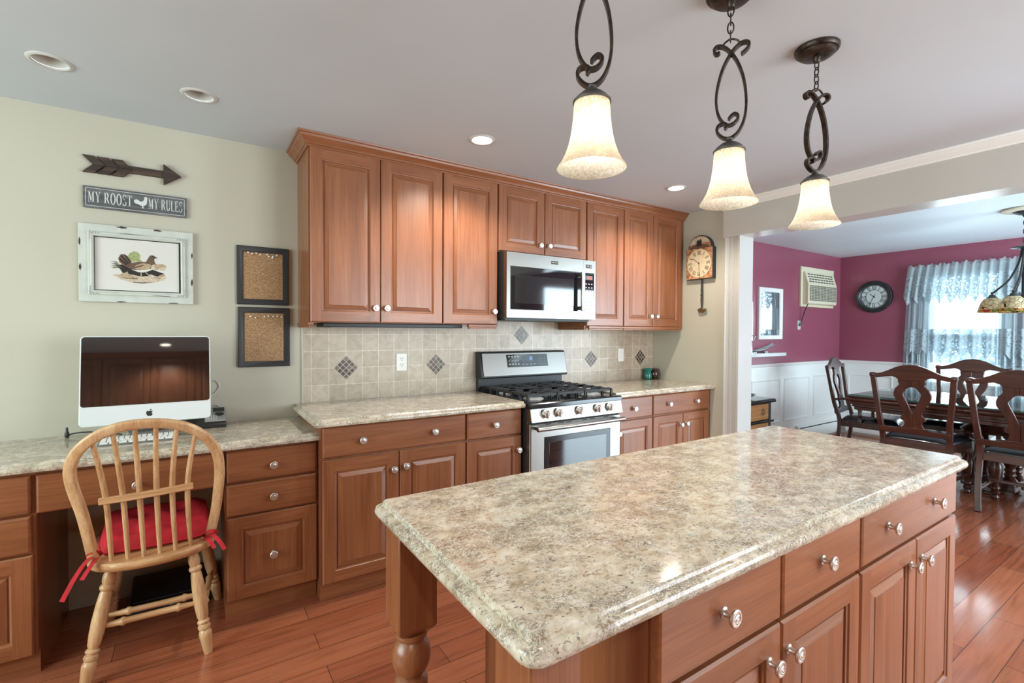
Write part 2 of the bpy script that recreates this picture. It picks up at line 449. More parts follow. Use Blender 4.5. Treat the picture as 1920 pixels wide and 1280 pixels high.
# ------------------------------------------------------------------ mesh helpers
BASE = {}
class MB:
    def __init__(s): s.v = []; s.f = []; s.m = []
    def add(s, vs, fs, mat=0):
        o = len(s.v); s.v += [tuple(v) for v in vs]
        s.f += [tuple(i + o for i in f) for f in fs]; s.m += [mat] * len(fs)
        return s
    def box(s, x0, x1, y0, y1, z0, z1, mat=0):
        v = [(x, y, z) for z in (z0, z1) for y in (y0, y1) for x in (x0, x1)]
        return s.add(v, [(0, 2, 3, 1), (4, 5, 7, 6), (0, 1, 5, 4), (2, 6, 7, 3), (0, 4, 6, 2), (1, 3, 7, 5)], mat)
    def lathe(s, prof, c=(0, 0, 0), n=24, axis='z', mat=0, caps=True):
        c = Vector(c); vs = []
        for r, h in prof:
            for k in range(n):
                a = 2 * PI * k / n
                u, w = r * math.cos(a), r * math.sin(a)
                vs.append(c + Vector({'z': (u, w, h), 'y': (u, h, w), 'x': (h, u, w)}[axis]))
        fs = []
        for i in range(len(prof) - 1):
            for k in range(n):
                k2 = (k + 1) % n
                fs.append((i * n + k, i * n + k2, (i + 1) * n + k2, (i + 1) * n + k))
        if caps:
            fs.append(tuple(range(n))); fs.append(tuple((len(prof) - 1) * n + k for k in range(n)))
        return s.add(vs, fs, mat)
    def turned(s, prof, p0, p1, n=16, mat=0):
        """lathe profile (r, t 0..1) along p0->p1"""
        p0, p1 = Vector(p0), Vector(p1); d = p1 - p0; t = d.normalized()
        a = t.orthogonal().normalized(); b = t.cross(a); vs = []
        for r, h in prof:
            for k in range(n):
                q = 2 * PI * k / n
                vs.append(p0 + d * h + (a * math.cos(q) + b * math.sin(q)) * r)
        fs = [(i * n + k, i * n + (k + 1) % n, (i + 1) * n + (k + 1) % n, (i + 1) * n + k) for i in range(len(prof) - 1) for k in range(n)]
        fs += [tuple(range(n)), tuple((len(prof) - 1) * n + k for k in range(n))]
        return s.add(vs, fs, mat)
    def sweep(s, path, sec, upv=(0, 0, 1), mat=0, closed=False, scale=None):
        """section (u,v): u along side = tangent x up, v along the true up"""
        P = [Vector(p) for p in path]; n = len(P); k = len(sec); vs = []
        upv = Vector(upv)
        for i, p in enumerate(P):
            if closed: t = (P[(i + 1) % n] - P[i - 1])
            else: t = P[min(i + 1, n - 1)] - P[max(i - 1, 0)]
            t.normalize()
            sd = t.cross(upv)
            if sd.length < 1e-5: sd = t.orthogonal()
            sd.normalize(); u2 = sd.cross(t)
            m = 1.0
            sc = scale[i] if scale else 1
            for (a, b) in sec: vs.append(p + sd * a * sc * m + u2 * b * sc)
        rng = n if closed else n - 1
        fs = []
        for i in range(rng):
            j = (i + 1) % n
            for q in range(k):
                q2 = (q + 1) % k
                fs.append((i * k + q, i * k + q2, j * k + q2, j * k + q))
        if not closed: fs += [tuple(range(k)), tuple((n - 1) * k + q for q in range(k))]
        return s.add(vs, fs, mat)
    def tube(s, path, r, n=8, mat=0, closed=False, upv=(0, .13, 1), scale=None):
        return s.sweep(path, [(r * math.cos(2 * PI * i / n), r * math.sin(2 * PI * i / n)) for i in range(n)], upv, mat, closed, scale)
    def ribbon(s, path, w, t, upv, mat=0):
        return s.sweep(path, [(-t / 2, -w / 2), (t / 2, -w / 2), (t / 2, w / 2), (-t / 2, w / 2)], upv, mat)
    def prism(s, poly, d0, d1, plane='xz', mat=0):
        n = len(poly)
        def P(a, b, d): return {'xz': (a, d, b), 'xy': (a, b, d), 'yz': (d, a, b)}[plane]
        vs = [P(a, b, d0) for a, b in poly] + [P(a, b, d1) for a, b in poly]
        fs = [tuple(range(n)), tuple(range(2 * n - 1, n - 1, -1))] + [(i, (i + 1) % n, n + (i + 1) % n, n + i) for i in range(n)]
        return s.add(vs, fs, mat)
    def xf(s, mtx, start=0):
        for i in range(start, len(s.v)): s.v[i] = tuple(mtx @ Vector(s.v[i]))
        return s
    def build(s, name, mats, parent=None, base=None, bev=0, ang=35, seg=2, sub=0):
        if parent is not None and base is None: base = BASE.get(parent.name, Vector())
        base = Vector(base or (0, 0, 0))
        me = bpy.data.meshes.new(name)
        me.from_pydata([tuple(Vector(v) - base) for v in s.v], [], s.f)
        if not isinstance(mats, (list, tuple)): mats = [mats]
        for q in mats: me.materials.append(M[q] if isinstance(q, str) else q)
        for pl, mi in zip(me.polygons, s.m): pl.material_index = mi
        b = bmesh.new(); b.from_mesh(me)
        bmesh.ops.recalc_face_normals(b, faces=b.faces)
        b.to_mesh(me); b.free()
        me.polygons.foreach_set('use_smooth', [True] * len(me.polygons))
        me.set_sharp_from_angle(angle=math.radians(ang))
        o = bpy.data.objects.new(name, me)
        COL.objects.link(o)
        if parent is not None: o.parent = parent
        else: o.location = base
        BASE[o.name] = base
        if bev:
            md = o.modifiers.new('bevel', 'BEVEL'); md.width = bev; md.segments = seg
            md.limit_method = 'ANGLE'; md.angle_limit = math.radians(40); md.harden_normals = False
        if sub:
            md = o.modifiers.new('subdivision', 'SUBSURF'); md.levels = sub; md.render_levels = sub
        return o

def thing(name, label, cat, loc=(0, 0, 0), group=None, local=False):
    o = bpy.data.objects.new(name, None); COL.objects.link(o)
    o.empty_display_size = .05
    o.location = loc
    tag(o, label, cat, group)
    BASE[o.name] = Vector() if local else Vector(loc)
    return o
def tag(o, label, cat, group=None):
    o['label'] = label; o['category'] = cat
    if group: o['group'] = group
    return o
def struct(o): o['kind'] = 'structure'; return o
def copy_tree(o, parent=None):
    c = o.copy(); COL.objects.link(c); BASE[c.name] = Vector()
    if parent is not None: c.parent = parent
    for ch in list(o.children): copy_tree(ch, c)
    return c
def arc(cx, cy, rx, ry, a0, a1, n=20):
    return [(cx + rx * math.cos(math.radians(a0 + (a1 - a0) * i / n)), cy + ry * math.sin(math.radians(a0 + (a1 - a0) * i / n))) for i in range(n + 1)]
def smooth_path(pts, n=6, closed=False):
    """Catmull-Rom through the points"""
    P = [Vector(p) for p in pts]; out = []; N = len(P)
    rng = N if closed else N - 1
    for i in range(rng):
        if closed: a, b, c, d = P[i - 1], P[i], P[(i + 1) % N], P[(i + 2) % N]
        else: a, b, c, d = P[max(i - 1, 0)], P[i], P[i + 1], P[min(i + 2, N - 1)]
        for k in range(n):
            t = k / n
            out.append(.5 * ((2 * b) + (c - a) * t + (2 * a - 5 * b + 4 * c - d) * t * t + (3 * b - 3 * c + d - a) * t ** 3))
    if not closed: out.append(P[-1])
    return out
# ================================================================== SETTING
CZ = 2.377
def shell(name, x0, x1, y0, y1, z0, z1, mat, bev=0):
    return struct(MB().box(x0, x1, y0, y1, z0, z1).build(name, mat, bev=bev))
shell('floor', -2.7, 7.5, -4.8, .12, -.06, 0, 'floor')
shell('wall_back', -2.7, 3.58, 0, .12, 0, CZ, 'wall')
shell('wall_dining_back', 3.73, 7.5, 0, .12, 0, CZ, 'berry')
def holed(name, axis, pos, thick, u0, u1, z0, z1, hu0, hu1, hz0, hz1, mat):
    b = MB()
    for a0, a1, c0, c1 in ((u0, hu0, z0, z1), (hu1, u1, z0, z1), (hu0, hu1, z0, hz0), (hu0, hu1, hz1, z1)):
        if a1 - a0 > 1e-4 and c1 - c0 > 1e-4:
            if axis == 'x': b.box(pos, pos + thick, a0, a1, c0, c1)
            else: b.box(a0, a1, pos, pos + thick, c0, c1)
    return struct(b.build(name, mat))
WY0, WY1, WZ0, WZ1 = -1.62, -.93, .72, 2.05          # dining window opening
holed('wall_dining_right', 'x', 7.38, .12, -4.4, 0, 0, CZ, WY0, WY1, WZ0, WZ1, 'berry')
holed('wall_dining_front', 'y', -4.4, .12, 3.73, 7.38, 0, CZ, 4.9, 6.7, 0, 2.1, 'berry')
holed('wall_left', 'x', -2.7, .12, -4.8, 0, 0, CZ, -3.0, -.8, .6, 2.15, 'wall')
holed('wall_front', 'y', -4.8, .12, -2.58, 3.58, 0, CZ, 1.85, 3.5, .35, 2.2, 'wall')
b = MB().box(3.58, 3.73, -.863, 0, 0, CZ).box(3.58, 3.73, -4.8, -3.3, 0, CZ)
struct(b.build('wall_right', 'wall'))
shell('wall_header', 3.55, 3.745, -3.3, -.735, 2.105, CZ, 'header_paint')
# crown moulding of the header
b = MB()
prof = [(3.55, 2.322), (3.543, 2.322), (3.541, 2.330), (3.536, 2.333), (3.527, 2.342), (3.516, 2.352), (3.512, 2.362), (3.506, 2.364), (3.503, CZ), (3.55, CZ)]
n = len(prof)
vs = [(x, -.735 + (3.55 - x), z) for x, z in prof] + [(x, -3.3, z) for x, z in prof]
b.add(vs, [tuple(range(n)), tuple(range(n, 2 * n))] + [(i, (i + 1) % n, n + (i + 1) % n, n + i) for i in range(n)])
struct(b.build('trim_1', 'white_paint'))
# fluted casing and jamb of the opening
b = MB()
flute = [(-.742, 3.558), (-.750, 3.556), (-.756, 3.560), (-.776, 3.562), (-.780, 3.566), (-.786, 3.566), (-.790, 3.562), (-.812, 3.562), (-.816, 3.566), (-.822, 3.566), (-.826, 3.562), (-.848, 3.561), (-.853, 3.557), (-.863, 3.557), (-.863, 3.58), (-.742, 3.58)]
b.prism([(x, y) for y, x in flute], 0, 2.105, 'xy')
struct(b.build('trim_2', 'casing_paint'))
shell('trim_3', 3.557, 3.745, -.873, -.863, 0, 2.105, 'casing_paint')

# ceilings with round cut-outs for the recessed lights
RECESS = [(-.469, -.501, False), (.013, -.501, False), (1.295, -.774, True), (2.876, -.802, True), (-.30, -3.95, True)]
def ceiling_mesh(name, x0, x1, y0, y1, holes, mat):
    h, r, n = .08, .056, 32
    xs = sorted({x0, x1} | {c + s * h for c, _, _ in holes for s in (-1, 1)})
    ys = sorted({y0, y1} | {c + s * h for _, c, _ in holes for s in (-1, 1)})
    b = MB()
    for i in range(len(xs) - 1):
        for j in range(len(ys) - 1):
            cx, cy = (xs[i] + xs[i + 1]) / 2, (ys[j] + ys[j + 1]) / 2
            hit = [q for q in holes if abs(q[0] - cx) < h and abs(q[1] - cy) < h]
            if not hit:
                b.box(xs[i], xs[i + 1], ys[j], ys[j + 1], CZ, CZ + .004)
    for cx, cy, _ in holes:
            if 1:
                vs = []
                for k in range(n):
                    a = 2 * PI * k / n; c, s = math.cos(a), math.sin(a); m = h / max(abs(c), abs(s))
                    vs += [(cx + r * c, cy + r * s, CZ), (cx + m * c, cy + m * s, CZ)]
                b.add(vs, [(2 * k, 2 * k + 1, (2 * k + 3) % (2 * n), (2 * k + 2) % (2 * n)) for k in range(n)])
    return struct(b.build(name, mat))
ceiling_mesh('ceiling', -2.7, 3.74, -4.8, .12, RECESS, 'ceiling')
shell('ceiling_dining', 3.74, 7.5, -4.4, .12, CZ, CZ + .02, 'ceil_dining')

# wainscot, chair rail, picture-frame mouldings
def frame_mould(b, axis, pos, sgn, u0, u1, z0, z1, w=.022, d=.012):
    prof = [(0, 0), (.004, d), (.012, d), (.017, d * .45), (w, d * .3), (w, 0)]
    rings = []
    for off, dep in prof:
        c = [(u0 + off, z0 + off), (u1 - off, z0 + off), (u1 - off, z1 - off), (u0 + off, z1 - off)]
        p = pos + sgn * dep
        rings.append([(p, u, z) if axis == 'x' else (u, p, z) for u, z in c])
    vs = [q for r in rings for q in r]
    b.add(vs, [(4 * i + k, 4 * i + (k + 1) % 4, 4 * i + 4 + (k + 1) % 4, 4 * i + 4 + k) for i in range(len(prof) - 1) for k in range(4)])
b = MB()
b.box(3.745, 7.38, -.012, 0, 0, .93)
for x0, x1 in ((4.52, 5.12), (5.22, 5.83), (5.92, 6.535), (6.64, 7.27)): frame_mould(b, 'y', -.012, -1, x0, x1, .28, .80)
b.prism([(0, .925), (-.016, .93), (-.016, .945), (-.030, .958), (-.034, .975), (-.026, .983), (0, .983)], 3.745, 7.38, 'yz')
struct(b.build('trim_4', 'white_paint'))
b = MB()
b.box(7.368, 7.38, -.93, -.012, 0, .93).box(7.368, 7.38, WY0, WY1, 0, WZ0 - .02).box(7.368, 7.38, -4.28, WY0, 0, .93)
for y0, y1 in ((-.62, -.12), (-2.4, -1.8)): frame_mould(b, 'x', 7.368, -1, y0, y1, .28, .80)
for y0, y1 in ((-.93 + .07, -.034), (-4.28, WY0 - .07)):
    b.prism([(7.38, .925), (7.364, .93), (7.364, .945), (7.350, .958), (7.346, .975), (7.354, .983), (7.38, .983)], 0, 1, 'xz')
    k = len(b.v) - 14
    for i in range(14):
        x, y, z = b.v[k + i]; b.v[k + i] = (x, y0 if y < .5 else y1, z)
struct(b.build('trim_5', 'white_paint'))

# dining window: frame, two sashes, panes
b = MB()
x0, x1 = 7.36, 7.45
for (ya, yb, za, zb) in ((WY0 - .07, WY0, WZ0 - .03, WZ1 + .07), (WY1, WY1 + .07, WZ0 - .03, WZ1 + .07), (WY0, WY1, WZ1, WZ1 + .07), (WY0 - .09, WY1 + .09, WZ0 - .05, WZ0)):
    b.box(x0, 7.38, ya, yb, za, zb)
for (ya, yb, za, zb) in ((WY0, WY0 + .035, WZ0, WZ1), (WY1 - .035, WY1, WZ0, WZ1), (WY0, WY1, WZ1 - .035, WZ1), (WY0, WY1, WZ0, WZ0 + .045), (WY0, WY1, 1.275, 1.325)):
    b.box(7.395, 7.44, ya, yb, za, zb)
win = struct(b.build('window_1', 'white_paint'))
pn = MB().box(7.414, 7.418, WY0 + .03, WY1 - .03, WZ0 + .04, 1.28).box(7.424, 7.428, WY0 + .03, WY1 - .03, 1.32, WZ1 - .03)
pn.build('pane', 'pane', win)

# backsplash with mosaic insets
bs = thing('tile_backsplash', 'beige tumbled tile backsplash behind the range and counters', 'backsplash')
b = MB().box(.524, 3.579, -.008, -.001, .9145, 1.42)
b.build('tiles', 'tile', bs)
MB().prism([(.512, -.001), (.512, -.007), (.515, -.011), (.521, -.011), (.524, -.008), (.524, -.001)], .9145, 1.40, 'xy').build('edge_liner', 'grout', bs)
for k, (cx, cz) in enumerate(((.769, 1.114), (1.371, 1.114), (2.084, 1.316), (2.799, 1.114), (3.404, 1.114))):
    b = MB(); R = .0735
    b.prism([(cx, cz - R), (cx + R, cz), (cx, cz + R), (cx - R, cz)], -.0088, -.004, 'xz', 0)
    s = R * math.sqrt(2) / 4; g = .0026
    for i in range(4):
        for j in range(4):
            u, w = (i - 1.5) * s, (j - 1.5) * s
            h = s / 2 - g
            pts = [((u + a * h), (w + c * h)) for a, c in ((-1, -1), (1, -1), (1, 1), (-1, 1))]
            rot = [(cx + (p - q) * .7071, cz + (p + q) * .7071) for p, q in pts]
            b.prism(rot, -.0108, -.008, 'xz', 1 if (i * 7 + j * 5 + k * 3 + i * j) % 3 else 2)
    b.build('mosaic_inset', ['grout', 'tileblack', 'tilegrey'], bs)

# ================================================================== CABINETS
kb = MB().lathe([(.0115, 0), (.0115, -.002), (.0075, -.004), (.006, -.010), (.0065, -.016), (.011, -.0195), (.0168, -.0215), (.0178, -.0240), (.0174, -.0265), (.0155, -.0280), (.0128, -.0280), (.0118, -.0262), (.0104, -.0262), (.0094, -.0292), (.0068, -.0300), (.0058, -.0285), (.0046, -.0305), (0, -.0312)], n=28, axis='y', caps=False)
_k = kb.build('knob', 'nickel')
KNOB = _k.data
bpy.data.objects.remove(_k)
def knob(x, y, z, parent):
    o = bpy.data.objects.new('knob', KNOB); COL.objects.link(o)
    o.parent = parent; o.location = Vector((x, y, z)) - BASE[parent.name]
    BASE[o.name] = BASE[parent.name]
    return o
def raised_door(x0, x1, z0, z1, yf, t=.02, st=.058):
    b = MB()
    R = [(0, t), (0, .005), (.005, 0), (st, 0), (st + .0025, .004), (st + .007, .006), (st + .0085, .0115), (st + .0125, .0115), (st + .014, .0085), (st + .034, .003), (st + .0355, .001)]
    def ring(i, d): return [(x0 + i, yf + d, z0 + i), (x1 - i, yf + d, z0 + i), (x1 - i, yf + d, z1 - i), (x0 + i, yf + d, z1 - i)]
    for k in range(len(R) - 1):
        if k == 2:
            (i0, d0), (i1, d1) = R[2], R[3]
            for xa, xb in ((x0 + i0, x0 + i1), (x1 - i1, x1 - i0)):
                b.add([(xa, yf, z0 + i0), (xb, yf, z0 + i0), (xb, yf, z1 - i0), (xa, yf, z1 - i0)], [(0, 1, 2, 3)], 0)
            for za, zb in ((z0 + i0, z0 + i1), (z1 - i1, z1 - i0)):
                b.add([(x0 + i1, yf, za), (x1 - i1, yf, za), (x1 - i1, yf, zb), (x0 + i1, yf, zb)], [(0, 1, 2, 3)], 1)
            continue
        a, c = ring(*R[k]), ring(*R[k + 1])
        for q in range(4):
            q2 = (q + 1) % 4
            b.add([a[q], a[q2], c[q2], c[q]], [(0, 1, 2, 3)], 1 if q in (0, 2) else 0)
    b.add(ring(*R[-1]), [(0, 1, 2, 3)], 0)
    b.add(ring(*R[0]), [(3, 2, 1, 0)], 0)
    return b
def slab(x0, x1, z0, z1, yf, t=.02):
    b = MB()
    R = [(0, t), (0, .007), (.003, .003), (.008, 0)]
    def ring(i, d): return [(x0 + i, yf + d, z0 + i), (x1 - i, yf + d, z0 + i), (x1 - i, yf + d, z1 - i), (x0 + i, yf + d, z1 - i)]
    for k in range(len(R) - 1):
        a, c = ring(*R[k]), ring(*R[k + 1])
        for q in range(4): b.add([a[q], a[(q + 1) % 4], c[(q + 1) % 4], c[q]], [(0, 1, 2, 3)], 1)
    b.add(ring(*R[-1]), [(0, 1, 2, 3)], 1); b.add(ring(*R[0]), [(3, 2, 1, 0)], 1)
    return b
CW = ['cherry_v', 'cherry_h']
def cabinet(name, label, x0, x1, z0, z1, yf, yb=-.001, toe=None, fronts=(), cat='cabinet', group=None):
    """fronts: (kind, x0, x1, z0, z1, [(knob x, knob z)...])"""
    t = thing(name, label, cat, ((x0 + x1) / 2, yb, z0 if toe is None else 0), group)
    zb = z0
    b = MB()
    ins = .0205 if any(f[0] != 'open' for f in fronts) else 0
    b.box(x0, x1, yf + ins, yb, zb, z1)
    b.build('body', 'cherry_v', t)
    if toe is not None:
        MB().box(x0 + .001, x1 - .001, toe, yb, 0, zb).build('toe_kick', 'cherry_h', t)
    for kind, fx0, fx1, fz0, fz1, kn in fronts:
        g = .0018
        mb = (slab if kind == 'slab' else raised_door)(fx0 + g, fx1 - g, fz0 + g, fz1 - g, yf)
        d = mb.build('door' if kind == 'door' else 'drawer', CW, t)
        for kx, kz in kn: knob(kx, yf, kz, d)
    return t
# ---- base run
YF = -.62
cabinet('base_cabinet', 'wide cherry base cabinet with two doors right of the lower desk', .499, 1.287, .10, .876, YF, toe=-.565, fronts=[
    ('slab', .501, 1.284, .717, .872, [(.694, .792), (1.086, .793)]),
    ('door', .501, .889, .098, .711, [(.856, .619)]), ('door', .889, 1.284, .098, .711, [(.921, .629)])])
cabinet('base_cabinet', 'narrow cherry base cabinet just left of the range', 1.2875, 1.674, .10, .876, YF, toe=-.565, fronts=[
    ('slab', 1.290, 1.672, .712, .870, [(1.476, .789)]), ('door', 1.290, 1.672, .098, .706, [(1.642, .619)])])
cabinet('base_cabinet', 'narrow cherry base cabinet just right of the range', 2.462, 2.870, .10, .876, YF, toe=-.565, fronts=[
    ('slab', 2.466, 2.868, .712, .870, [(2.659, .786)]), ('door', 2.466, 2.868, .098, .706, [(2.500, .62)])])
cabinet('base_cabinet', 'wide cherry base cabinet in the corner below the pendulum clock', 2.8705, 3.574, .10, .876, YF, toe=-.565, fronts=[
    ('slab', 2.873, 3.570, .712, .870, [(3.048, .790), (3.385, .790)]),
    ('door', 2.873, 3.224, .098, .706, [(3.190, .616)]), ('door', 3.224, 3.570, .098, .706, [(3.258, .619)])])
# ---- desk run
YD = -.545
cabinet('desk_cabinet', 'three-drawer cherry desk cabinet between wooden chair and base cabinets', .100, .498, .10, .800, YD, toe=-.49, fronts=[
    ('slab', .104, .493, .643, .789, [(.297, .709)]), ('slab', .104, .493, .489, .639, [(.297, .561)]),
    ('raised', .104, .493, .100, .485, [(.295, .286)])])
cabinet('desk_cabinet', 'cherry desk cabinet at the far left with two drawers over door', -1.15, -.521, .10, .800, YD, toe=-.49, fronts=[
    ('slab', -1.148, -.531, .637, .787, [(-.84, .71)]), ('slab', -1.148, -.531, .487, .633, [(-.84, .56)]),
    ('door', -1.148, -.528, .094, .483, [(-1.10, .43)])])
t = thing('knee_space_cabinet', 'shallow cherry cabinet with one long drawer over the knee space', 'cabinet', (-.21, -.30, .636))
MB().box(-.519, .098, YD + .0205, -.12, .655, .800).build('body', 'cherry_h', t)
d = slab(-.5185, .0975, .638, .787, YD).build('drawer', CW, t)
knob(-.211, YD, .701, d)

# ---- tall pantry behind the camera (seen in the computer screen)
t = cabinet('pantry_cabinet', 'tall cherry pantry cabinet behind the camera, mirrored in the computer screen', -.86, .86, .10, 2.338, -.40, yb=0, toe=-.35, fronts=[
    ('door', -.86 + i * .43, -.43 + i * .43, z0, z1, []) for i in range(4) for z0, z1 in ((.11, 1.30), (1.31, 2.318))])
MB().prism([(-.39, 2.318), (-.40, 2.318), (-.43, 2.345), (-.46, 2.376), (0, 2.376), (0, 2.339), (-.39, 2.339)], -.88, .88, 'yz').build('crown_moulding', 'cherry_h', t)
t.location = (-.455, -4.679, 0); t.rotation_euler = (0, 0, PI)
# ---- wall cabinets
YU = -.345
ZB, ZT = 1.387, 2.318
def upper(label, x0, x1, fronts, z0=ZB, rails=()):
    t = cabinet('wall_cabinet', label, x0, x1, z0, ZT + .02, YU, fronts=fronts)
    for (rx0, rx1, ry0, ry1) in rails:
        b = MB()
        b.box(rx0, rx1, ry0, ry1, z0 - .016, z0)
        e = .004
        b.box(rx0 + e, rx1 - e, ry0 + e, ry1 - e, z0 - .028, z0 - .016)
        b.build('light_rail', 'cherry_h', t, bev=.002)
    return t
upper('tall two-door cherry wall cabinet at the left end beside the corkboards', .496, 1.268, [
    ('door', .500, .879, ZB, ZT, [(.845, 1.470)]), ('door', .879, 1.266, ZB, ZT, [(.910, 1.471)])],
    rails=[(.490, .516, -.345, -.002)])
upper('single-door cherry wall cabinet left of the microwave', 1.2685, 1.664, [('door', 1.270, 1.662, ZB, ZT, [(1.629, 1.472)])],
    rails=[(1.45, 1.662, -.338, -.31)])
upper('short two-door cherry wall cabinet directly above the microwave', 1.6645, 2.441, [
    ('door', 1.668, 2.048, 1.876, ZT, [(2.003, 1.941)]), ('door', 2.048, 2.438, 1.876, ZT, [(2.080, 1.944)])], z0=1.872)
upper('single-door cherry wall cabinet right of the microwave', 2.4415, 2.835, [('door', 2.444, 2.833, ZB, ZT, [(2.475, 1.474)])],
    rails=[(2.4415, 2.470, -.32, -.002), (2.470, 2.835, -.345, -.32)])
upper('two-door cherry wall cabinet in the corner left of the pendulum clock', 2.8355, 3.545, [
    ('door', 2.837, 3.178, ZB, ZT, [(3.142, 1.474)]), ('door', 3.178, 3.541, ZB, ZT, [(3.214, 1.475)])],
    rails=[(2.8355, 3.545, -.345, -.32)])
MB().box(3.545, 3.579, -.33, -.001, ZB, ZT + .02).build('corner_filler', 'cherry_v')
tag(bpy.data.objects['corner_filler'], 'thin cherry filler strip between corner wall cabinet and clock wall', 'filler strip')
# crown moulding over the wall cabinets, with its left return
prof = [(0, ZT - .004), (.008, ZT - .004), (.012, ZT + .003), (.020, ZT + .007), (.024, ZT + .016), (.034, ZT + .026), (.046, ZT + .036), (.050, ZT + .046), (.058, ZT + .049), (.060, CZ - .001), (0, CZ - .001)]
b = MB(); n = len(prof)
xl, yfc = .496, YU + .012
rows = [[(xl - d, -.001, z) for d, z in prof], [(xl - d, yfc - d, z) for d, z in prof], [(3.579, yfc - d, z) for d, z in prof]]
vs = [p for r in rows for p in r]
b.add(vs, [tuple(range(n)), tuple(range(2 * n, 3 * n))] + [(r * n + i, r * n + (i + 1) % n, (r + 1) * n + (i + 1) % n, (r + 1) * n + i) for r in range(2) for i in range(n)])
b.box(xl, 3.579, yfc, -.001, ZT + .0205, CZ - .001)
o = b.build('crown_moulding', 'cherry_h', ang=25)
tag(o, 'cherry crown moulding running along the top of the wall cabinets', 'moulding')
t = thing('under_cabinet_light', 'slim black light bar under the left wall cabinets', 'light', (1.03, -.18, 1.386))
MB().box(.578, 1.44, -.27, -.10, 1.362, 1.3865).build('housing', 'black_matte', t, bev=.004)
MB().box(.62, 1.40, -.25, -.12, 1.359, 1.362).build('diffuser', 'grey_plastic', t)

# ================================================================== WORKTOPS
def worktop(name, label, x0, x1, y0, y1, zt, sides, th=.038, cat='worktop', r=.03):
    """sides: exposed flags (left, right, front(-y), back); profile: ogee step over a bullnose"""
    L, Rr, Fr, Bk = sides
    prof = [(.012, -th), (.004, -th + .003), (0, -th + .011), (0, -th + .016), (.003, -.0145), (.010, -.0115), (.0175, -.0108), (.019, -.0098), (.0205, -.003), (.0235, 0)]
    def ring(i, dz):
        z = zt + dz; out = []
        X0, X1, Y0, Y1 = x0 + i * L, x1 - i * Rr, y0 + i * Fr, y1 - i * Bk
        for (cx, cy, sx, sy, ok, a0) in ((X0, Y0, 1, 1, L and Fr, 180), (X1, Y0, -1, 1, Rr and Fr, 270), (X1, Y1, -1, -1, Rr and Bk, 0), (X0, Y1, 1, -1, L and Bk, 90)):
            if ok:
                rr = max(r - i, .001)
                for k in range(7):
                    a = math.radians(a0 + 90 * k / 6)
                    out.append((cx + sx * rr + rr * math.cos(a), cy + sy * rr + rr * math.sin(a), z))
            else:
                out += [(cx, cy, z)] * 1
        return out
    rings = [ring(i, d) for i, d in prof]
    m = len(rings[0])
    b = MB()
    b.add([p for q in rings for p in q], [(k * m + i, k * m + (i + 1) % m, (k + 1) * m + (i + 1) % m, (k + 1) * m + i) for k in range(len(prof) - 1) for i in range(m)] + [tuple(range(m)), tuple((len(prof) - 1) * m + i for i in range(m))])
    o = b.build(name, 'granite', base=((x0 + x1) / 2, (y0 + y1) / 2, zt - th), ang=28)
    return tag(o, label, cat)
worktop('granite_worktop', 'beige granite worktop left of the range, over the raised base cabinets', .461, 1.672, -.658, -.0085, .914, (1, 0, 1, 0))
worktop('granite_worktop', 'short beige granite worktop in the corner right of the range', 2.462, 3.579, -.658, -.0085, .914, (0, 0, 1, 0))
worktop('granite_worktop', 'lower granite desk top carrying the computer and phone', -1.2, .4985, -.572, -.001, .838, (0, 0, 1, 0))
worktop('island_worktop', 'large speckled beige granite island top in the foreground', .366, 2.240, -2.542, -1.846, .914, (1, 1, 1, 1), r=.034)

# ================================================================== ISLAND
YI = -2.513
cabinet('island_cabinet', 'island cabinet nearest the legs with two drawers over two doors', .654, 1.4535, .10, .8755, YI, yb=-1.93, toe=-2.45, fronts=[
    ('slab', .656, 1.060, .716, .871, [(.845, .800)]), ('slab', 1.060, 1.451, .716, .871, [(1.242, .800)]),
    ('door', .656, 1.060, .098, .710, [(1.010, .640)]), ('door', 1.060, 1.451, .098, .710, [(1.090, .640)])])
cabinet('island_cabinet', 'island cabinet at the dining end with one wide two-knob drawer', 1.454, 2.215, .10, .8755, YI, yb=-1.93, toe=-2.45, fronts=[
    ('slab', 1.456, 2.213, .716, .871, [(1.625, .797), (1.99, .797)]),
    ('door', 1.456, 1.845, .098, .710, [(1.80, .640)]), ('door', 1.845, 2.213, .098, .710, [(1.888, .640)])])
def island_leg(x, y, label):
    t = thing('turned_post', label, 'post', (x, y, 0))
    b = MB()
    R = [(.034, .5845), (.050, .603), (.050, .8755)]
    b.add([(x + sx * r, y + sy * r, z) for r, z in R for sx, sy in ((-1, -1), (1, -1), (1, 1), (-1, 1))], [(4 * k + q, 4 * k + (q + 1) % 4, 4 * k + 4 + (q + 1) % 4, 4 * k + 4 + q) for k in range(2) for q in range(4)] + [(0, 1, 2, 3), (8, 9, 10, 11)])
    b.build('square_block', 'cherry_v', t, bev=.004)
    prof = [(.030, 0), (.034, .01), (.034, .03), (.028, .045), (.030, .07), (.024, .10), (.030, .18), (.040, .28), (.046, .34), (.044, .38), (.034, .405), (.030, .412), (.040, .418), (.043, .428), (.042, .440), (.042, .458), (.038, .466), (.031, .470), (.031, .474), (.040, .484), (.0465, .499), (.0495, .518), (.0480, .538), (.042, .553), (.034, .563), (.034, .566), (.040, .570), (.042, .576), (.040, .5845)]
    MB().lathe(prof, (x, y, 0), 36).build('turned_shaft', 'cherry_v', t)
    return t
island_leg(.450, -1.905, 'turned cherry island post under the far corner, facing the desk')
island_leg(.450, -2.445, 'square-topped cherry island post under the near corner of the granite')
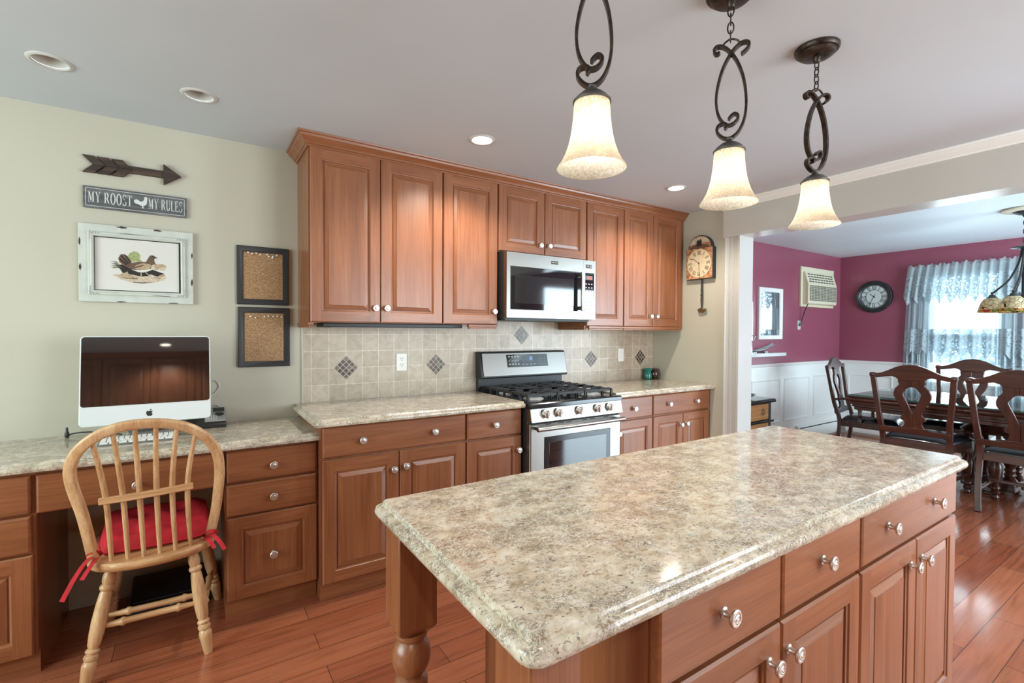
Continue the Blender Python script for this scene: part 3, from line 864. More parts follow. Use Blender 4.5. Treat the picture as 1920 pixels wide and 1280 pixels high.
# ================================================================== RANGE
rx0, rx1 = 1.682, 2.456
t = thing('gas_range', 'stainless steel gas range with black cooktop between the worktops', 'stove', (2.069, -.345, 0))
MB().box(rx0 + .002, rx1 - .002, -.655, -.03, .03, .895).box(rx0 + .03, rx1 - .03, -.60, -.05, 0, .03).build('body', 'black_matte', t)
b = MB()
b.box(rx0, rx1, -.655, -.045, .895, .906)
b.prism([(-.655, .906), (-.690, .904), (-.697, .898), (-.697, .872), (-.655, .872)], rx0, rx1, 'yz')
b.build('cooktop', 'blackm', t, bev=.002)
b = MB().prism([(-.690, .8715), (-.655, .8715), (-.655, .788), (-.708, .788), (-.706, .800)], rx0 + .001, rx1 - .001, 'yz')
cp = b.build('control_panel', 'steel', t, bev=.002)
tilt = math.atan2(.016, .07)
for kx in (1.792, 1.893, 2.065, 2.224, 2.332):
    c = Vector((kx, -.7005, .838))
    b = MB().lathe([(.030, 0), (.030, -.004), (.026, -.006), (.0235, -.008), (.0215, -.022), (.019, -.024), (0, -.024)], (0, 0, 0), 28, 'y', caps=False)
    b.box(-.0065, .0065, -.034, -.008, -.021, .021)
    b.xf(Matrix.Translation(c) @ Matrix.Rotation(tilt, 4, 'X') @ Matrix.Rotation((kx * 7) % .5 - .25, 4, 'Y'))
    b.build('burner_knob', 'nickel', t, bev=.001)
dr = slab(rx0 + .002, rx1 - .002, .215, .778, -.690, .034).build('oven_door', 'steel', t)
for m_ in range(2): dr.data.materials.append(M['steel'])
for i, x in enumerate((1.80, 1.90, 1.965, 2.10, 2.165, 2.29)):
    MB().box(x, x + .045, -.6905, -.689, .7655, .7705).build('vent_slot', 'black_matte', dr)
MB().box(1.79, 2.355, -.6925, -.688, .33, .690).build('window_surround', 'blackm', dr, bev=.002)
MB().box(1.83, 2.315, -.6940, -.692, .37, .655).build('window_glass', 'glassblack', dr, bev=.001)
hb = MB().tube([(rx0 + .02 + i * (rx1 - rx0 - .04) / 10, -.742 - .004 * math.sin(PI * i / 10), .752) for i in range(11)], .0135, 14)
for x in (rx0 + .05, rx1 - .05): hb.box(x - .013, x + .013, -.742, -.688, .742, .762)
hb.build('handle', 'steel', dr, bev=.001)
b = slab(rx0 + .002, rx1 - .002, .055, .205, -.688, .03)
b.build('storage_drawer', 'steel', t)
bg = MB()
bg.box(rx0 + .002, rx1 - .002, -.045, -.012, .895, 1.01)
bg.prism([(-.012, 1.005), (-.100, 1.005), (-.106, 1.012), (-.106, 1.022), (-.066, 1.188), (-.058, 1.196), (-.012, 1.196)], rx0 - .004, rx1 + .004, 'yz')
bk = bg.build('backguard', 'black_matte', t, bev=.003)
pa, pb = Vector((0, -.1075, 1.020)), Vector((0, -.0690, 1.184))
nrm = Vector((0, -(pb.z - pa.z), (pb.y - pa.y))).normalized()
def on_guard(u0, u1, v0, v1, d0, d1, bld, mat=0):
    o = len(bld.v)
    vs = []
    for d in (d0, d1):
        for u, v in ((u0, v0), (u1, v0), (u1, v1), (u0, v1)):
            p = pa.lerp(pb, v) + nrm * d; vs.append((u, p.y, p.z))
    bld.add(vs, [(0, 1, 2, 3), (7, 6, 5, 4), (0, 1, 5, 4), (1, 2, 6, 5), (2, 3, 7, 6), (3, 0, 4, 7)], mat)
pl = MB(); on_guard(rx0 + .012, rx1 - .004, 0, 1, 0, .006, pl); pl.build('guard_panel', 'steel', bk, bev=.002)
pl = MB(); on_guard(1.898, 2.272, .36, .92, .006, .008, pl); pl.build('control_display', 'glassblack', bk, bev=.001)
pl = MB(); on_guard(2.03, 2.135, .60, .86, .008, .0086, pl)
pl.build('clock_window', 'displaygrey', bk)
pl = MB()
for i in range(2):
    for v0, v1, du0, du1 in ((.66, .672, 0, .009), (.725, .737, 0, .009), (.79, .802, 0, .009), (.672, .725, 0, .0016), (.737, .79, .0074, .009)):
        on_guard(2.104 + i * .014 + du0, 2.104 + i * .014 + du1, v0, v1, .0086, .009, pl)
pl.build('clock_digits', 'blue_led', bk)
pl = MB()
for i in range(4):
    for j in range(3):
        on_guard(1.915 + i * .026, 1.928 + i * .026 - .004 * (j % 2), .46 + j * .17, .46 + j * .17 + (.05 if j != 1 else .025), .008, .0086, pl)
for i in range(3):
    for j in range(4): on_guard(2.195 + i * .024, 2.199 + i * .024, .45 + j * .12, .475 + j * .12, .008, .0086, pl)
for i in range(4): on_guard(2.030 + i * .035, 2.05 + i * .035, .46, .48, .008, .0086, pl)
pl.build('key_legends', 'lcd', bk)
# burners and grates
for bx, by, r in ((1.83, -.52, .050), (2.069, -.345, .055), (2.31, -.52, .058), (1.83, -.19, .040), (2.31, -.19, .048)):
    b = MB().lathe([(r + .018, 0), (r + .014, .006), (r + .004, .010), (r, .012), (r, .016)], (bx, by, .906), 28, mat=0)
    b.lathe([(r - .002, .016), (r - .003, .024), (r - .010, .027)], (bx, by, .906), 28, mat=1)
    b.build('burner', ['grey_plastic', 'iron'], t)
for gx0, gx1 in ((1.712, 1.948), (1.955, 2.183), (2.190, 2.426)):
    b = MB(); z0, z1 = .934, .950; w = .011
    ya, yb_ = -.655 + .03, -.075
    for x in (gx0, gx1 - w): b.box(x, x + w, ya, yb_, z0, z1)
    for y in (ya, (ya + yb_) / 2 - w / 2, yb_ - w): b.box(gx0, gx1, y, y + w, z0, z1)
    nb = 7
    for i in range(nb):
        y = ya + .02 + (yb_ - ya - .04) * i / (nb - 1)
        for xa, xb in ((gx0 - .004, gx0 + (gx1 - gx0) * .40), (gx1 - (gx1 - gx0) * .40, gx1 + .004)):
            b.box(xa, xb, y - w / 2, y + w / 2, z0 + .001, z1 + .004)
    for y in (ya, ya + .09, ya + .18, (ya + yb_) / 2, yb_ - .19, yb_ - .10, yb_):
        for x in (gx0 - .006, gx1 - .006): b.prism([(x - .004, .906), (x + .016, .906), (x + .012, z1), (x, z1)], y - .007, y + .007, 'xz')
    b.build('grate', 'iron', t, bev=.0015, seg=1)

# ================================================================== MICROWAVE
t = thing('microwave', 'stainless over-the-range microwave hung between the wall cabinets', 'microwave', (2.067, -.20, 1.432))
mx0, mx1, mz0, mz1, my = 1.680, 2.456, 1.430, 1.862, -.425
MB().box(mx0, mx1, my + .04, -.012, mz0, 1.8705).build('body', 'black_matte', t)
MB().box(mx0 + .02, mx1 - .02, my + .05, -.05, mz0 - .012, mz0).build('vent_grille', 'dark_grille', t)
b = MB()
dx1 = 2.337
gz0, gz1, gx0, gx1 = 1.488, 1.772, 1.708, 2.333
for (a, c, e, f) in ((mx0, dx1, gz1, mz1), (mx0, dx1, mz0 + .004, gz0), (mx0, gx0, gz0, gz1), (gx1, dx1, gz0, gz1)): b.box(a, c, my, my + .040, e, f)
d = b.build('door', 'steel', t)
MB().box(gx0, gx1, my + .003, my + .03, gz0, gz1).build('door_glass', 'glassblack', d)
MB().box(1.742, 2.255, my + .0015, my + .003, 1.530, 1.715).build('viewing_window', 'oven_view', d)
hb = MB().box(2.286, 2.318, my - .045, my - .030, gz0 + .004, gz1 - .002)
for z in (gz0 + .012, gz1 - .036): hb.box(2.289, 2.315, my - .032, my + .004, z, z + .026)
hb.build('handle', 'steel', d, bev=.004)
b = MB()
for (a, c, e, f) in ((2.3385, mx1, 1.772, mz1), (2.3385, mx1, mz0 + .004, 1.488), (2.3385, 2.345, 1.488, 1.772), (2.442, mx1, 1.488, 1.772)): b.box(a, c, my, my + .040, e, f)
cpn = b.build('control_column', 'steel', t)
MB().box(2.345, 2.442, my + .002, my + .03, 1.488, 1.772).build('keypad_glass', 'glassblack', cpn)
b = MB()
for i in range(3):
    for j in range(8): b.box(2.360 + i * .027, 2.372 + i * .027, my + .0008, my + .002, 1.505 + j * .026, 1.513 + j * .026)
b.build('key_legends', 'lcd', cpn)
MB().box(2.352, 2.428, my + .0004, my + .002, 1.722, 1.752).build('clock_window', 'displaygrey', cpn)
b = MB()
for i in range(3):
    x = 2.376 + i * .016
    for q in ((0, .010, 0, .003), (0, .010, .009, .012), (0, .010, .018, .021), (0, .003, 0, .012), (.007, .010, .009, .021)): b.box(x + q[0], x + q[1], my - .0002, my + .0004, 1.727 + q[2], 1.727 + q[3])
b.build('clock_digits', 'red_led', cpn)

# ---- lettering ---------------------------------------------------------
def text_mesh(s, size, extrude=.0004):
    c = bpy.data.curves.new('txt', 'FONT'); c.body = s; c.size = size; c.extrude = extrude
    c.align_x = 'CENTER'; c.align_y = 'CENTER'
    o = bpy.data.objects.new('txt', c); COL.objects.link(o)
    bpy.context.view_layer.update()
    dg = bpy.context.evaluated_depsgraph_get()
    me = bpy.data.meshes.new_from_object(o.evaluated_get(dg))
    bpy.data.objects.remove(o)
    return [tuple(v.co) for v in me.vertices], [tuple(p.vertices) for p in me.polygons]
def wall_text(b, s, size, cx, y, cz, mat=0, sx=1):
    v, f = text_mesh(s, size)
    b.add([(cx + a * sx, y - c, cz + e) for a, e, c in v], f, mat)
MB().box(2.043, 2.103, my - .0010, my, 1.809, 1.831).build('badge', 'ink', d)
b = MB(); wall_text(b, 'MAYTAG', .0125, 2.073, my - .0012, 1.8195); b.build('badge_lettering', 'lcd', d)
b = MB().box(2.360, 2.392, my - .0010, my, 1.806, 1.832).box(2.393, 2.420, my - .0010, my, 1.806, 1.832)
b.build('warranty_badge', 'ink', cpn)
b = MB(); wall_text(b, '10', .022, 2.376, my - .0012, 1.819)
for z in (1.812, 1.819, 1.826): b.box(2.396, 2.417, my - .0014, my - .001, z - .0012, z + .0012)
b.build('badge_lettering', 'lcd', cpn)

def ring_poly(cx, cy, ro, qo, ri, qi, a0, a1, n=20):
    """quads of an elliptic band"""
    A, B = arc(cx, cy, ro, qo, a0, a1, n), arc(cx, cy, ri, qi, a0, a1, n)
    return [[A[i], A[i + 1], B[i + 1], B[i]] for i in range(n)]
def Rc(x0, y0, x1, y1): return [[(x0, y0), (x1, y0), (x1, y1), (x0, y1)]]
GL = {
 'M': (1.0, Rc(.12, 0, .18, 1) + Rc(.02, 0, .30, .05) + Rc(.02, .95, .27, 1) + Rc(.70, 0, .87, 1) + Rc(.60, 0, .97, .05) + Rc(.74, .95, .97, 1) + [[(.12, 1), (.29, 1), (.54, .12), (.45, .02)]] + [[(.45, .02), (.51, .02), (.77, 1), (.71, 1)]]),
 'Y': (.86, Rc(.34, 0, .50, .45) + Rc(.24, 0, .60, .05) + [[(.06, 1), (.24, 1), (.50, .42), (.36, .42)]] + [[(.69, 1), (.76, 1), (.49, .42), (.42, .42)]] + Rc(0, .95, .33, 1) + Rc(.60, .95, .86, 1)),
 'R': (.88, Rc(.1, 0, .27, 1) + Rc(.02, 0, .36, .05) + Rc(.02, .95, .38, 1) + Rc(.27, .47, .38, .52) + ring_poly(.36, .735, .33, .265, .16, .215, -90, 90) + [[(.36, .5), (.53, .5), (.82, 0), (.63, 0)]] + Rc(.62, 0, .90, .05)),
 'O': (.86, ring_poly(.42, .5, .41, .52, .23, .46, 0, 360, 32)),
 'S': (.68, ring_poly(.34, .74, .28, .28, .17, .22, 20, 200) + [[(.06, .70), (.19, .62), (.62, .37), (.48, .34)], [(.06, .72), (.17, .72), (.58, .40), (.50, .30)]] + ring_poly(.33, .27, .30, .29, .18, .23, -160, 25) + Rc(.56, .72, .60, 1.0) + Rc(.05, 0, .09, .28)),
 'T': (.80, Rc(.32, 0, .49, 1) + Rc(.21, 0, .60, .05) + Rc(.02, .94, .79, 1) + Rc(.02, .74, .06, 1) + Rc(.75, .74, .79, 1)),
 'U': (.86, Rc(.1, .28, .27, 1) + Rc(.68, .28, .74, 1) + ring_poly(.42, .29, .32, .31, .16, .24, 180, 360) + Rc(.02, .95, .36, 1) + Rc(.58, .95, .84, 1)),
 'L': (.74, Rc(.1, 0, .27, 1) + Rc(.02, 0, .70, .06) + Rc(.66, 0, .70, .27) + Rc(.02, .95, .37, 1)),
 'E': (.76, Rc(.1, 0, .27, 1) + Rc(.02, 0, .70, .06) + Rc(.02, .94, .68, 1) + Rc(.27, .475, .52, .525) + Rc(.48, .38, .52, .62) + Rc(.64, .75, .68, 1) + Rc(.66, 0, .70, .27)),
 'I': (.40, Rc(.11, 0, .29, 1) + Rc(.02, 0, .38, .06) + Rc(.02, .94, .38, 1)),
 'V': (.80, [[(.06, 1), (.26, 1), (.48, .0), (.38, 0)], [(.62, 1), (.70, 1), (.48, 0), (.42, 0)]] + Rc(0, .94, .34, 1) + Rc(.52, .94, .80, 1)),
 'X': (.80, [[(.06, 1), (.27, 1), (.76, 0), (.54, 0)], [(.62, 1), (.70, 1), (.18, 0), (.10, 0)]] + Rc(0, .94, .34, 1) + Rc(.50, .94, .78, 1) + Rc(.02, 0, .30, .06) + Rc(.46, 0, .82, .06)),
}
def glyphs(s, gap=.06, space=.42):
    """-> (polys, width) for cap height 1"""
    out = []; x = 0
    for ch in s:
        if ch == ' ': x += space; continue
        w, ps = GL[ch]
        out += [[(a + x, c) for a, c in p] for p in ps]; x += w + gap
    return out, x - gap
def xz_prism(b, polys, fn, y0, y1, mat=0):
    for p in polys: b.prism([fn(*q) for q in p], y0, y1, 'xz', mat)

# ================================================================== WALL DECOR (left wall)
WYF = -.001
# arrow
t = thing('wooden_arrow', 'dark weathered wooden arrow on the wall above the roost sign', 'wall decor', (-.25, -.001, 2.13))
MB().box(-.30, -.130, -.016, WYF, 2.117, 2.152).build('shaft', 'barn', t, bev=.001)
MB().prism([(-.139, 2.083), (-.139, 2.186), (-.064, 2.135)], -.022, WYF, 'xz').build('arrowhead', 'barn', t, bev=.001)
MB().box(-.335, -.29, -.014, WYF, 2.117, 2.152).build('shaft_end', 'barn', t)
for i in range(3):
    x = -.452 + i * .054
    for s in (1, -1):
        c = 2.1335
        MB().prism([(x, c + s * .040), (x + .044, c + s * .040), (x + .082, c + s * .0005), (x + .038, c + s * .0005)], -.018, WYF - .0, 'xz').build('fletching', 'barn', t, bev=.001)
# sign
t = thing('wooden_sign', 'grey plank sign reading MY ROOST MY RULES with white rooster', 'sign', (-.246, -.001, 1.977))
MB().box(-.451, -.042, -.014, WYF, 1.926, 2.029).build('board', 'greyboard', t, bev=.001)
b = MB()
for (a, c, e, f) in ((-.442, -.051, 2.0185, 2.0205), (-.442, -.051, 1.9345, 1.9365), (-.442, -.440, 1.9345, 2.0205), (-.053, -.051, 1.9345, 2.0205)): b.box(a, c, -.0146, -.0139, e, f)
b.build('painted_border', 'sign_white', t)
for s, xa, xb in (('MY ROOST', -.433, -.266), ('MY RULES', -.202, -.060)):
    b = MB()
    ps, w = glyphs(s)
    k = (xb - xa) / w
    xz_prism(b, ps, lambda a, c: (xa + a * k, 1.952 + c * .054), -.0148, -.0139)
    b.build('lettering', 'sign_white', t)
roo = [(0, 22), (3, 27), (9, 29), (14, 27), (17, 24), (22, 23), (27, 25), (30, 30), (31, 35), (30, 37), (32, 38), (32, 41), (34, 39), (35, 42), (37, 39), (39, 40), (39, 37), (42, 36), (39, 34), (39, 31), (40, 29), (38, 28), (39, 23), (37, 16), (32, 11), (28, 9), (28, 4), (31, 2), (26, 2), (26, 0), (24, 3), (25, 9), (20, 10), (12, 14), (6, 15), (1, 18), (4, 19)]
b = MB().prism([(-.2605 + x * .00138, 1.948 + z * .00150) for x, z in roo], -.0148, -.0139, 'xz')
b.build('rooster_silhouette', 'sign_white', t)
# framed bird print
def rect_frame(b, x0, x1, z0, z1, prof, mat=0):
    """profile (inset, y)"""
    rings = [[(x0 + i, y, z0 + i), (x1 - i, y, z0 + i), (x1 - i, y, z1 - i), (x0 + i, y, z1 - i)] for i, y in prof]
    b.add([p for r in rings for p in r], [(4 * k + q, 4 * k + (q + 1) % 4, 4 * k + 4 + (q + 1) % 4, 4 * k + 4 + q) for k in range(len(prof) - 1) for q in range(4)], mat)
t = thing('framed_print', 'distressed white frame with a brown game bird print', 'picture', (-.243, -.001, 1.663))
px0, px1, pz0, pz1 = -.469, -.016, 1.476, 1.850
b = MB(); rect_frame(b, px0, px1, pz0, pz1, [(0, WYF), (0, -.018), (.002, -.020), (.050, -.020), (.050, WYF)])
b.build('outer_frame', 'frame_white', t)
b = MB(); rect_frame(b, px0 + .034, px1 - .032, pz0 + .034, pz1 - .036, [(0, -.019), (0, -.026), (.004, -.029), (.010, -.028), (.014, -.031), (.020, -.028), (.022, -.022), (.022, -.012)])
inner = b.build('inner_frame', 'frame_white', t)
b = MB()
for cx, cz, sx, sz in ((px0 + .037, pz1 - .039, 1, -1), (px1 - .035, pz1 - .039, -1, -1), (px0 + .037, pz0 + .037, 1, 1), (px1 - .035, pz0 + .037, -1, 1)):
    for k, (u, v) in enumerate(((.004, .004), (.014, .003), (.024, .004), (.034, .003), (.003, .014), (.004, .024), (.003, .034), (.010, .010))):
        b.lathe([(.0045, 0), (.004, -.003), (.002, -.005), (0, -.0055)], (cx + sx * u, -.028, cz + sz * v), 8, 'y', caps=False)
b.build('corner_ornament', 'frame_white', inner)
random.seed(3)
for (x, z, w, h) in ((-.305, pz1 - .006, .046, .010), (-.165, pz1 - .006, .04, .010), (-.10, pz0 + .003, .05, .005), (-.31, pz0 + .003, .04, .005), (px0 + .005, 1.76, .008, .036), (px0 + .006, 1.64, .010, .034), (px1 - .005, 1.73, .008, .034), (px1 - .006, 1.59, .010, .04), (-.27, pz1 - .038, .09, .003), (-.15, pz0 + .038, .09, .003)):
    pts = [(x + w / 2 * math.cos(a) * random.uniform(.7, 1.1), z + h / 2 * math.sin(a) * random.uniform(.6, 1.2)) for a in [2 * PI * i / 11 for i in range(11)]]
    yy = -.0205 if w < .06 and h != .003 else -.0295
    MB().prism(pts, yy, yy + .002, 'xz').build('chipped_paint', 'barn', t)
ix0, ix1, iz0, iz1 = px0 + .054, px1 - .052, pz0 + .054, pz1 - .056
b = MB(); b.box(ix0 - .001, ix1 + .001, -.0125, -.010, iz0 - .001, iz1 + .001); b.build('dark_mat', 'ink', t)
b = MB(); b.box(ix0 + .005, ix1 - .010, -.0130, -.012, iz0 + .006, iz1 - .006)
prt = b.build('print', 'paper', t)
# bird art in pixel units of a 1629x1280 sketch
def A(x, y): return (ix0 + .010 + (x + 20) / 1629 * (ix1 - ix0) * .955, iz1 - .012 - (y - 20) / 1240 * (iz1 - iz0 - .02) * 1.0)
lay = [
 ('ink_sand', [(270, 890), (500, 850), (800, 880), (1100, 850), (1330, 890), (1280, 960), (1080, 1040), (860, 1080), (640, 1060), (430, 1000)]),
 ('ink_green', [(560, 420), (600, 330), (690, 270), (760, 290), (815, 360), (800, 470), (860, 520), (640, 540), (600, 470)]),
 ('ink_sand', [(1040, 560), (1260, 545), (1330, 590), (1330, 640), (1290, 720), (1180, 700), (1080, 720)]),
 ('ink_tan', [(1100, 570), (1250, 555), (1335, 600), (1300, 640), (1210, 640), (1160, 690), (1100, 680)]),
 ('ink', [(330, 650), (450, 620), (560, 680), (800, 790), (1050, 710), (1180, 760), (1290, 800), (1150, 880), (1000, 830), (960, 880), (820, 900), (620, 860), (470, 840), (420, 740)]),
 ('ink_brown', [(640, 560), (610, 480), (560, 400), (500, 362), (430, 375), (400, 440), (385, 480), (410, 570), (480, 640), (580, 690), (660, 660)]),
 ('ink', [(560, 600), (420, 470), (400, 500), (540, 640)]), ('ink', [(600, 590), (450, 385), (430, 410), (570, 610)]), ('ink', [(630, 560), (520, 370), (500, 372), (600, 570)]),
 ('ink_brown', [(560, 640), (660, 560), (780, 530), (920, 525), (960, 430), (1000, 350), (1050, 340), (1100, 370), (1150, 405), (1090, 420), (1080, 480), (1110, 560), (1090, 650), (1000, 740), (880, 790), (760, 790), (640, 740)]),
 ('ink_tan', [(660, 690), (740, 610), (860, 560), (980, 570), (1030, 600), (1000, 680), (900, 720), (760, 745)]),
 ('ink_white', [(640, 735), (760, 745), (900, 725), (1010, 690), (1060, 650), (1040, 710), (960, 760), (870, 792), (760, 790)]),
 ('ink_sand', [(1040, 590), (1100, 560), (1095, 650), (1040, 700), (1020, 660)]),
 ('ink_brown', [(600, 700), (760, 640), (850, 600), (900, 610), (760, 680), (650, 730)]),
 ('ink', [(1020, 360), (1060, 345), (1100, 372), (1150, 405), (1095, 405), (1060, 380)]),
 ('ink_sand', [(815, 790), (830, 790), (832, 885), (790, 895), (815, 880)]), ('ink_sand', [(900, 785), (920, 785), (985, 860), (960, 895), (965, 860)]),
 ('ink_tan', [(430, 870), (560, 790), (590, 870), (740, 940), (750, 975), (560, 960), (440, 910)]), ('ink_brown', [(390, 935), (560, 955), (750, 960), (740, 980), (540, 970)]),
 ('ink_brown', [(620, 1045), (860, 1050), (1040, 1030), (860, 1072), (700, 1068)]), ('ink_brown', [(1060, 905), (1200, 910), (1230, 930), (1120, 920)]),
 ('ink_tan', [(1180, 850), (1270, 800), (1290, 860), (1200, 885)]),
]
for i in range(7):
    y0 = 560 + i * 26
    lay.append(('ink_green' if i % 2 else 'ink', [(450 + i * 8, 700), (330 - i * 6, y0 + 5), (240 + (i * 37) % 60, y0 + (i * 23) % 30), (335 - i * 6, y0 - 6)]))
mats = ['ink_sand', 'ink_green', 'ink_tan', 'ink', 'ink_brown', 'ink_white']
b = MB()
for i, (m_, p) in enumerate(lay):
    b.prism([A(*q) for q in p], -.0130 - .00012 * (i + 1), -.0129, 'xz', mats.index(m_))
b.build('bird_drawing', mats, prt)
# cork boards
def corkboard(z0, z1, x0, x1, label, pins, cat='corkboard'):
    t = thing('corkboard', label, cat, ((x0 + x1) / 2, -.001, z0), 'framed corkboards')
    b = MB(); rect_frame(b, x0, x1, z0, z1, [(0, WYF), (0, -.018), (.003, -.021), (.014, -.020), (.024, -.014), (.030, -.014), (.032, -.010), (.032, WYF)])
    b.build('frame', 'black_matte', t)
    MB().box(x0 + .031, x1 - .031, -.010, WYF, z0 + .031, z1 - .031).build('cork_panel', 'cork', t)
    for (px, pz) in pins:
        MB().lathe([(.0035, -.010), (.0025, -.013), (.002, -.017), (.0042, -.020), (.004, -.0215), (0, -.022)], (x0 + px, 0, z0 + pz), 10, 'y', caps=False).build('push_pin', 'stone_white', t)
corkboard(1.486, 1.810, .183, .445, 'upper of two black-framed corkboards beside the wall cabinet', [(.055, .288), (.075, .283), (.095, .287), (.115, .281), (.150, .284), (.158, .274), (.178, .275), (.200, .283), (.176, .268)])
corkboard(1.137, 1.471, .187, .449, 'lower of two black-framed corkboards, nearest the desk', [(.060, .283), (.085, .276), (.130, .284), (.150, .286), (.175, .285), (.196, .286), (.218, .283)])
# outlets and switch plates
def plate(name, label, cx, cz, y=-.0085, kind='outlet'):
    t = thing(name, label, name.replace('_', ' '), (cx, y, cz))
    MB().box(cx - .036, cx + .036, y - .006, y, cz - .058, cz + .058).build('cover_plate', 'white_paint', t, bev=.003)
    if kind == 'outlet':
        for dz in (-.0195, .0195):
            o = MB().box(cx - .0165, cx + .0165, y - .008, y - .005, cz + dz - .0145, cz + dz + .0145).build('receptacle', 'white_paint', t, bev=.003)
            b = MB()
            for dx in (-.0065, .0065): b.box(cx + dx - .0012, cx + dx + .0012, y - .0084, y - .0079, cz + dz + .000, cz + dz + .009)
            b.lathe([(.0028, 0), (.0028, -.0005), (0, -.0005)], (cx, y - .0079, cz + dz - .007), 10, 'y', caps=False)
            b.build('slots', 'ink', o)
    else:
        MB().box(cx - .0165, cx + .0165, y - .009, y - .005, cz - .033, cz + .033).build('rocker', 'white_paint', t, bev=.002)
plate('outlet', 'white double outlet on the backsplash between two mosaic diamonds', 1.125, 1.138)
plate('light_switch', 'white rocker switch on the backsplash right of the range', 3.153, 1.141, kind='rocker')
# ================================================================== DESK THINGS
DZ = .8382
t = thing('desktop_computer', 'white all-in-one computer with dark screen standing on the desk', 'computer', (-.19, -.22, DZ))
tlt = math.radians(9)
# panel built upright (front at y=0), then tilted back about its foot
H, Wd = .402, .486
def rrect(x0, x1, z0, z1, r, n=6):
    out = []
    for cx, cz, a in ((x1 - r, z1 - r, 0), (x0 + r, z1 - r, 90), (x0 + r, z0 + r, 180), (x1 - r, z0 + r, 270)):
        out += [(cx + r * math.cos(math.radians(a + 90 * k / n)), cz + r * math.sin(math.radians(a + 90 * k / n))) for k in range(n + 1)]
    return out
TM = Matrix.Translation((-.190, -.300, .916)) @ Matrix.Rotation(-tlt, 4, 'X')
b = MB().prism(rrect(-Wd / 2, Wd / 2, 0, H, .018), 0, .034, 'xz').xf(TM)
hs = b.build('housing', 'imac', t, bev=.003)
b = MB().prism(rrect(-Wd / 2 + .005, Wd / 2 - .005, .086, H - .006, .012), -.0012, .006, 'xz').xf(TM)
b.build('display_glass', 'screen', t)
b = MB()
ap = [(0, 9), (-2, 8.4), (-4.5, 9.6), (-7.5, 9.2), (-9.6, 6.8), (-10.2, 3), (-9.4, -1.5), (-7.2, -6), (-4.4, -8.8), (-2.4, -8.6), (0, -7.8), (2.4, -8.6), (4.4, -8.8), (7, -6), (8.8, -2), (6.9, -.6), (5.9, 1.6), (6.0, 4.2), (7.2, 6.3), (8.8, 7.4), (7, 9.3), (4.5, 9.7), (2, 8.6)]
b.prism([(.004 + x * .00128, .041 + z * .00128) for x, z in ap], -.0007, .001, 'xz')
lf = [(.2, 10.6), (.6, 13.2), (2.4, 15.4), (4.8, 16.2), (4.6, 13.6), (2.9, 11.4)]
b.prism([(.004 + x * .00128, .041 + z * .00128) for x, z in lf], -.0007, .001, 'xz')
b.xf(TM).build('apple_emblem', 'ink', t)
b = MB().box(-.29, -.09, -.235, -.09, DZ, DZ + .006)
b.prism([(-.105, DZ + .006), (-.093, DZ + .006), (-.160, 1.12), (-.195, 1.14), (-.200, 1.12), (-.172, 1.08)], -.285, -.095, 'yz')
b.build('stand', 'silver', t, bev=.002)
# keyboard
t = thing('keyboard', 'slim white keyboard on the desk in front of the computer', 'keyboard', (-.228, -.305, DZ))
kx0, kx1, ky0, ky1 = -.366, -.090, -.362, -.246
b = MB().prism([(ky0, DZ), (ky1, DZ), (ky1, DZ + .016), (ky0, DZ + .006)], kx0, kx1, 'yz')
b.build('case', 'keygap', t, bev=.003)
km = None
rows = [13, 13, 13, 12, 11, 8]
for r, nk in enumerate(rows):
    f0 = (r + .5) / 6
    y = ky1 - .006 - (ky1 - ky0 - .012) * f0
    z = DZ + .016 - .010 * ((ky1 - y) / (ky1 - ky0))
    wk = (kx1 - kx0 - .012) / nk
    for q in range(nk):
        x = kx0 + .006 + wk * (q + .5)
        o = MB().box(x - wk * .41, x + wk * .41, y - .0078, y + .0078, z - .002, z + .0045).build('key', 'keywhite', t)
# phone
t = thing('desk_phone', 'grey and black desk phone behind the right corner of the computer', 'phone', (.04, -.08, DZ))
b = MB().prism([(-.150, DZ), (-.150, DZ + .020), (-.14, DZ + .028), (-.025, DZ + .086), (-.012, DZ + .080), (-.012, DZ)], -.05, .124, 'yz')
b.build('base', 'black_matte', t, bev=.004)
PM = Matrix.Translation((.04, -.0825, DZ + .0578)) @ Matrix.Rotation(math.atan2(.058, .115), 4, 'X') @ Matrix.Scale(.68, 4, (0, 1, 0))
b = MB().box(-.012, .083, -.092, .092, 0, .004).xf(PM); top = b.build('keypad_plate', 'grey_plastic', t, bev=.002)
MB().box(.028, .078, .030, .080, .004, .0065).xf(PM).build('display', 'glassblack', top)
MB().lathe([(.021, .004), (.020, .008), (.010, .010), (0, .0085)], (.055, -.005, 0), 20, caps=False).xf(PM).build('jog_dial', 'black_matte', top)
for i in range(5):
    for j in range(4): MB().box(-.006 + i * .0105, .001 + i * .0105, -.078 + j * .018, -.066 + j * .018, .004, .0065).xf(PM).build('key', 'lcd', top)
hs = MB().tube([(-.028, -.145, DZ + .045), (-.028, -.11, DZ + .062), (-.028, -.06, DZ + .090), (-.028, -.025, DZ + .104)], .018, 12).build('handset', 'black_matte', t)
tag(MB().tube(smooth_path([(.107, -.010, .922), (.085, -.008, .938), (.055, -.008, .944), (.055, -.008, .985), (.082, -.007, 1.005), (.098, -.007, 1.035), (.090, -.007, 1.062), (.065, -.007, 1.075), (.02, -.010, 1.06), (-.03, -.02, 1.03)], 5), .0035, 8).build('phone_cord', 'white_gloss', base=(.107, -.01, .922)), 'white cord looping up the wall behind the phone', 'cord')
b = MB().tube(smooth_path([(-.305, -.12, DZ + .004), (-.36, -.09, DZ + .012), (-.43, -.07, DZ + .020), (-.485, -.062, DZ + .018), (-.503, -.060, DZ + .012)], 5), .0032, 8)
b.lathe([(.006, 0), (.009, .006), (.009, .020), (.0055, .028), (.004, .046), (0, .048)], (-.510, -.060, DZ + .001), 12, caps=False)
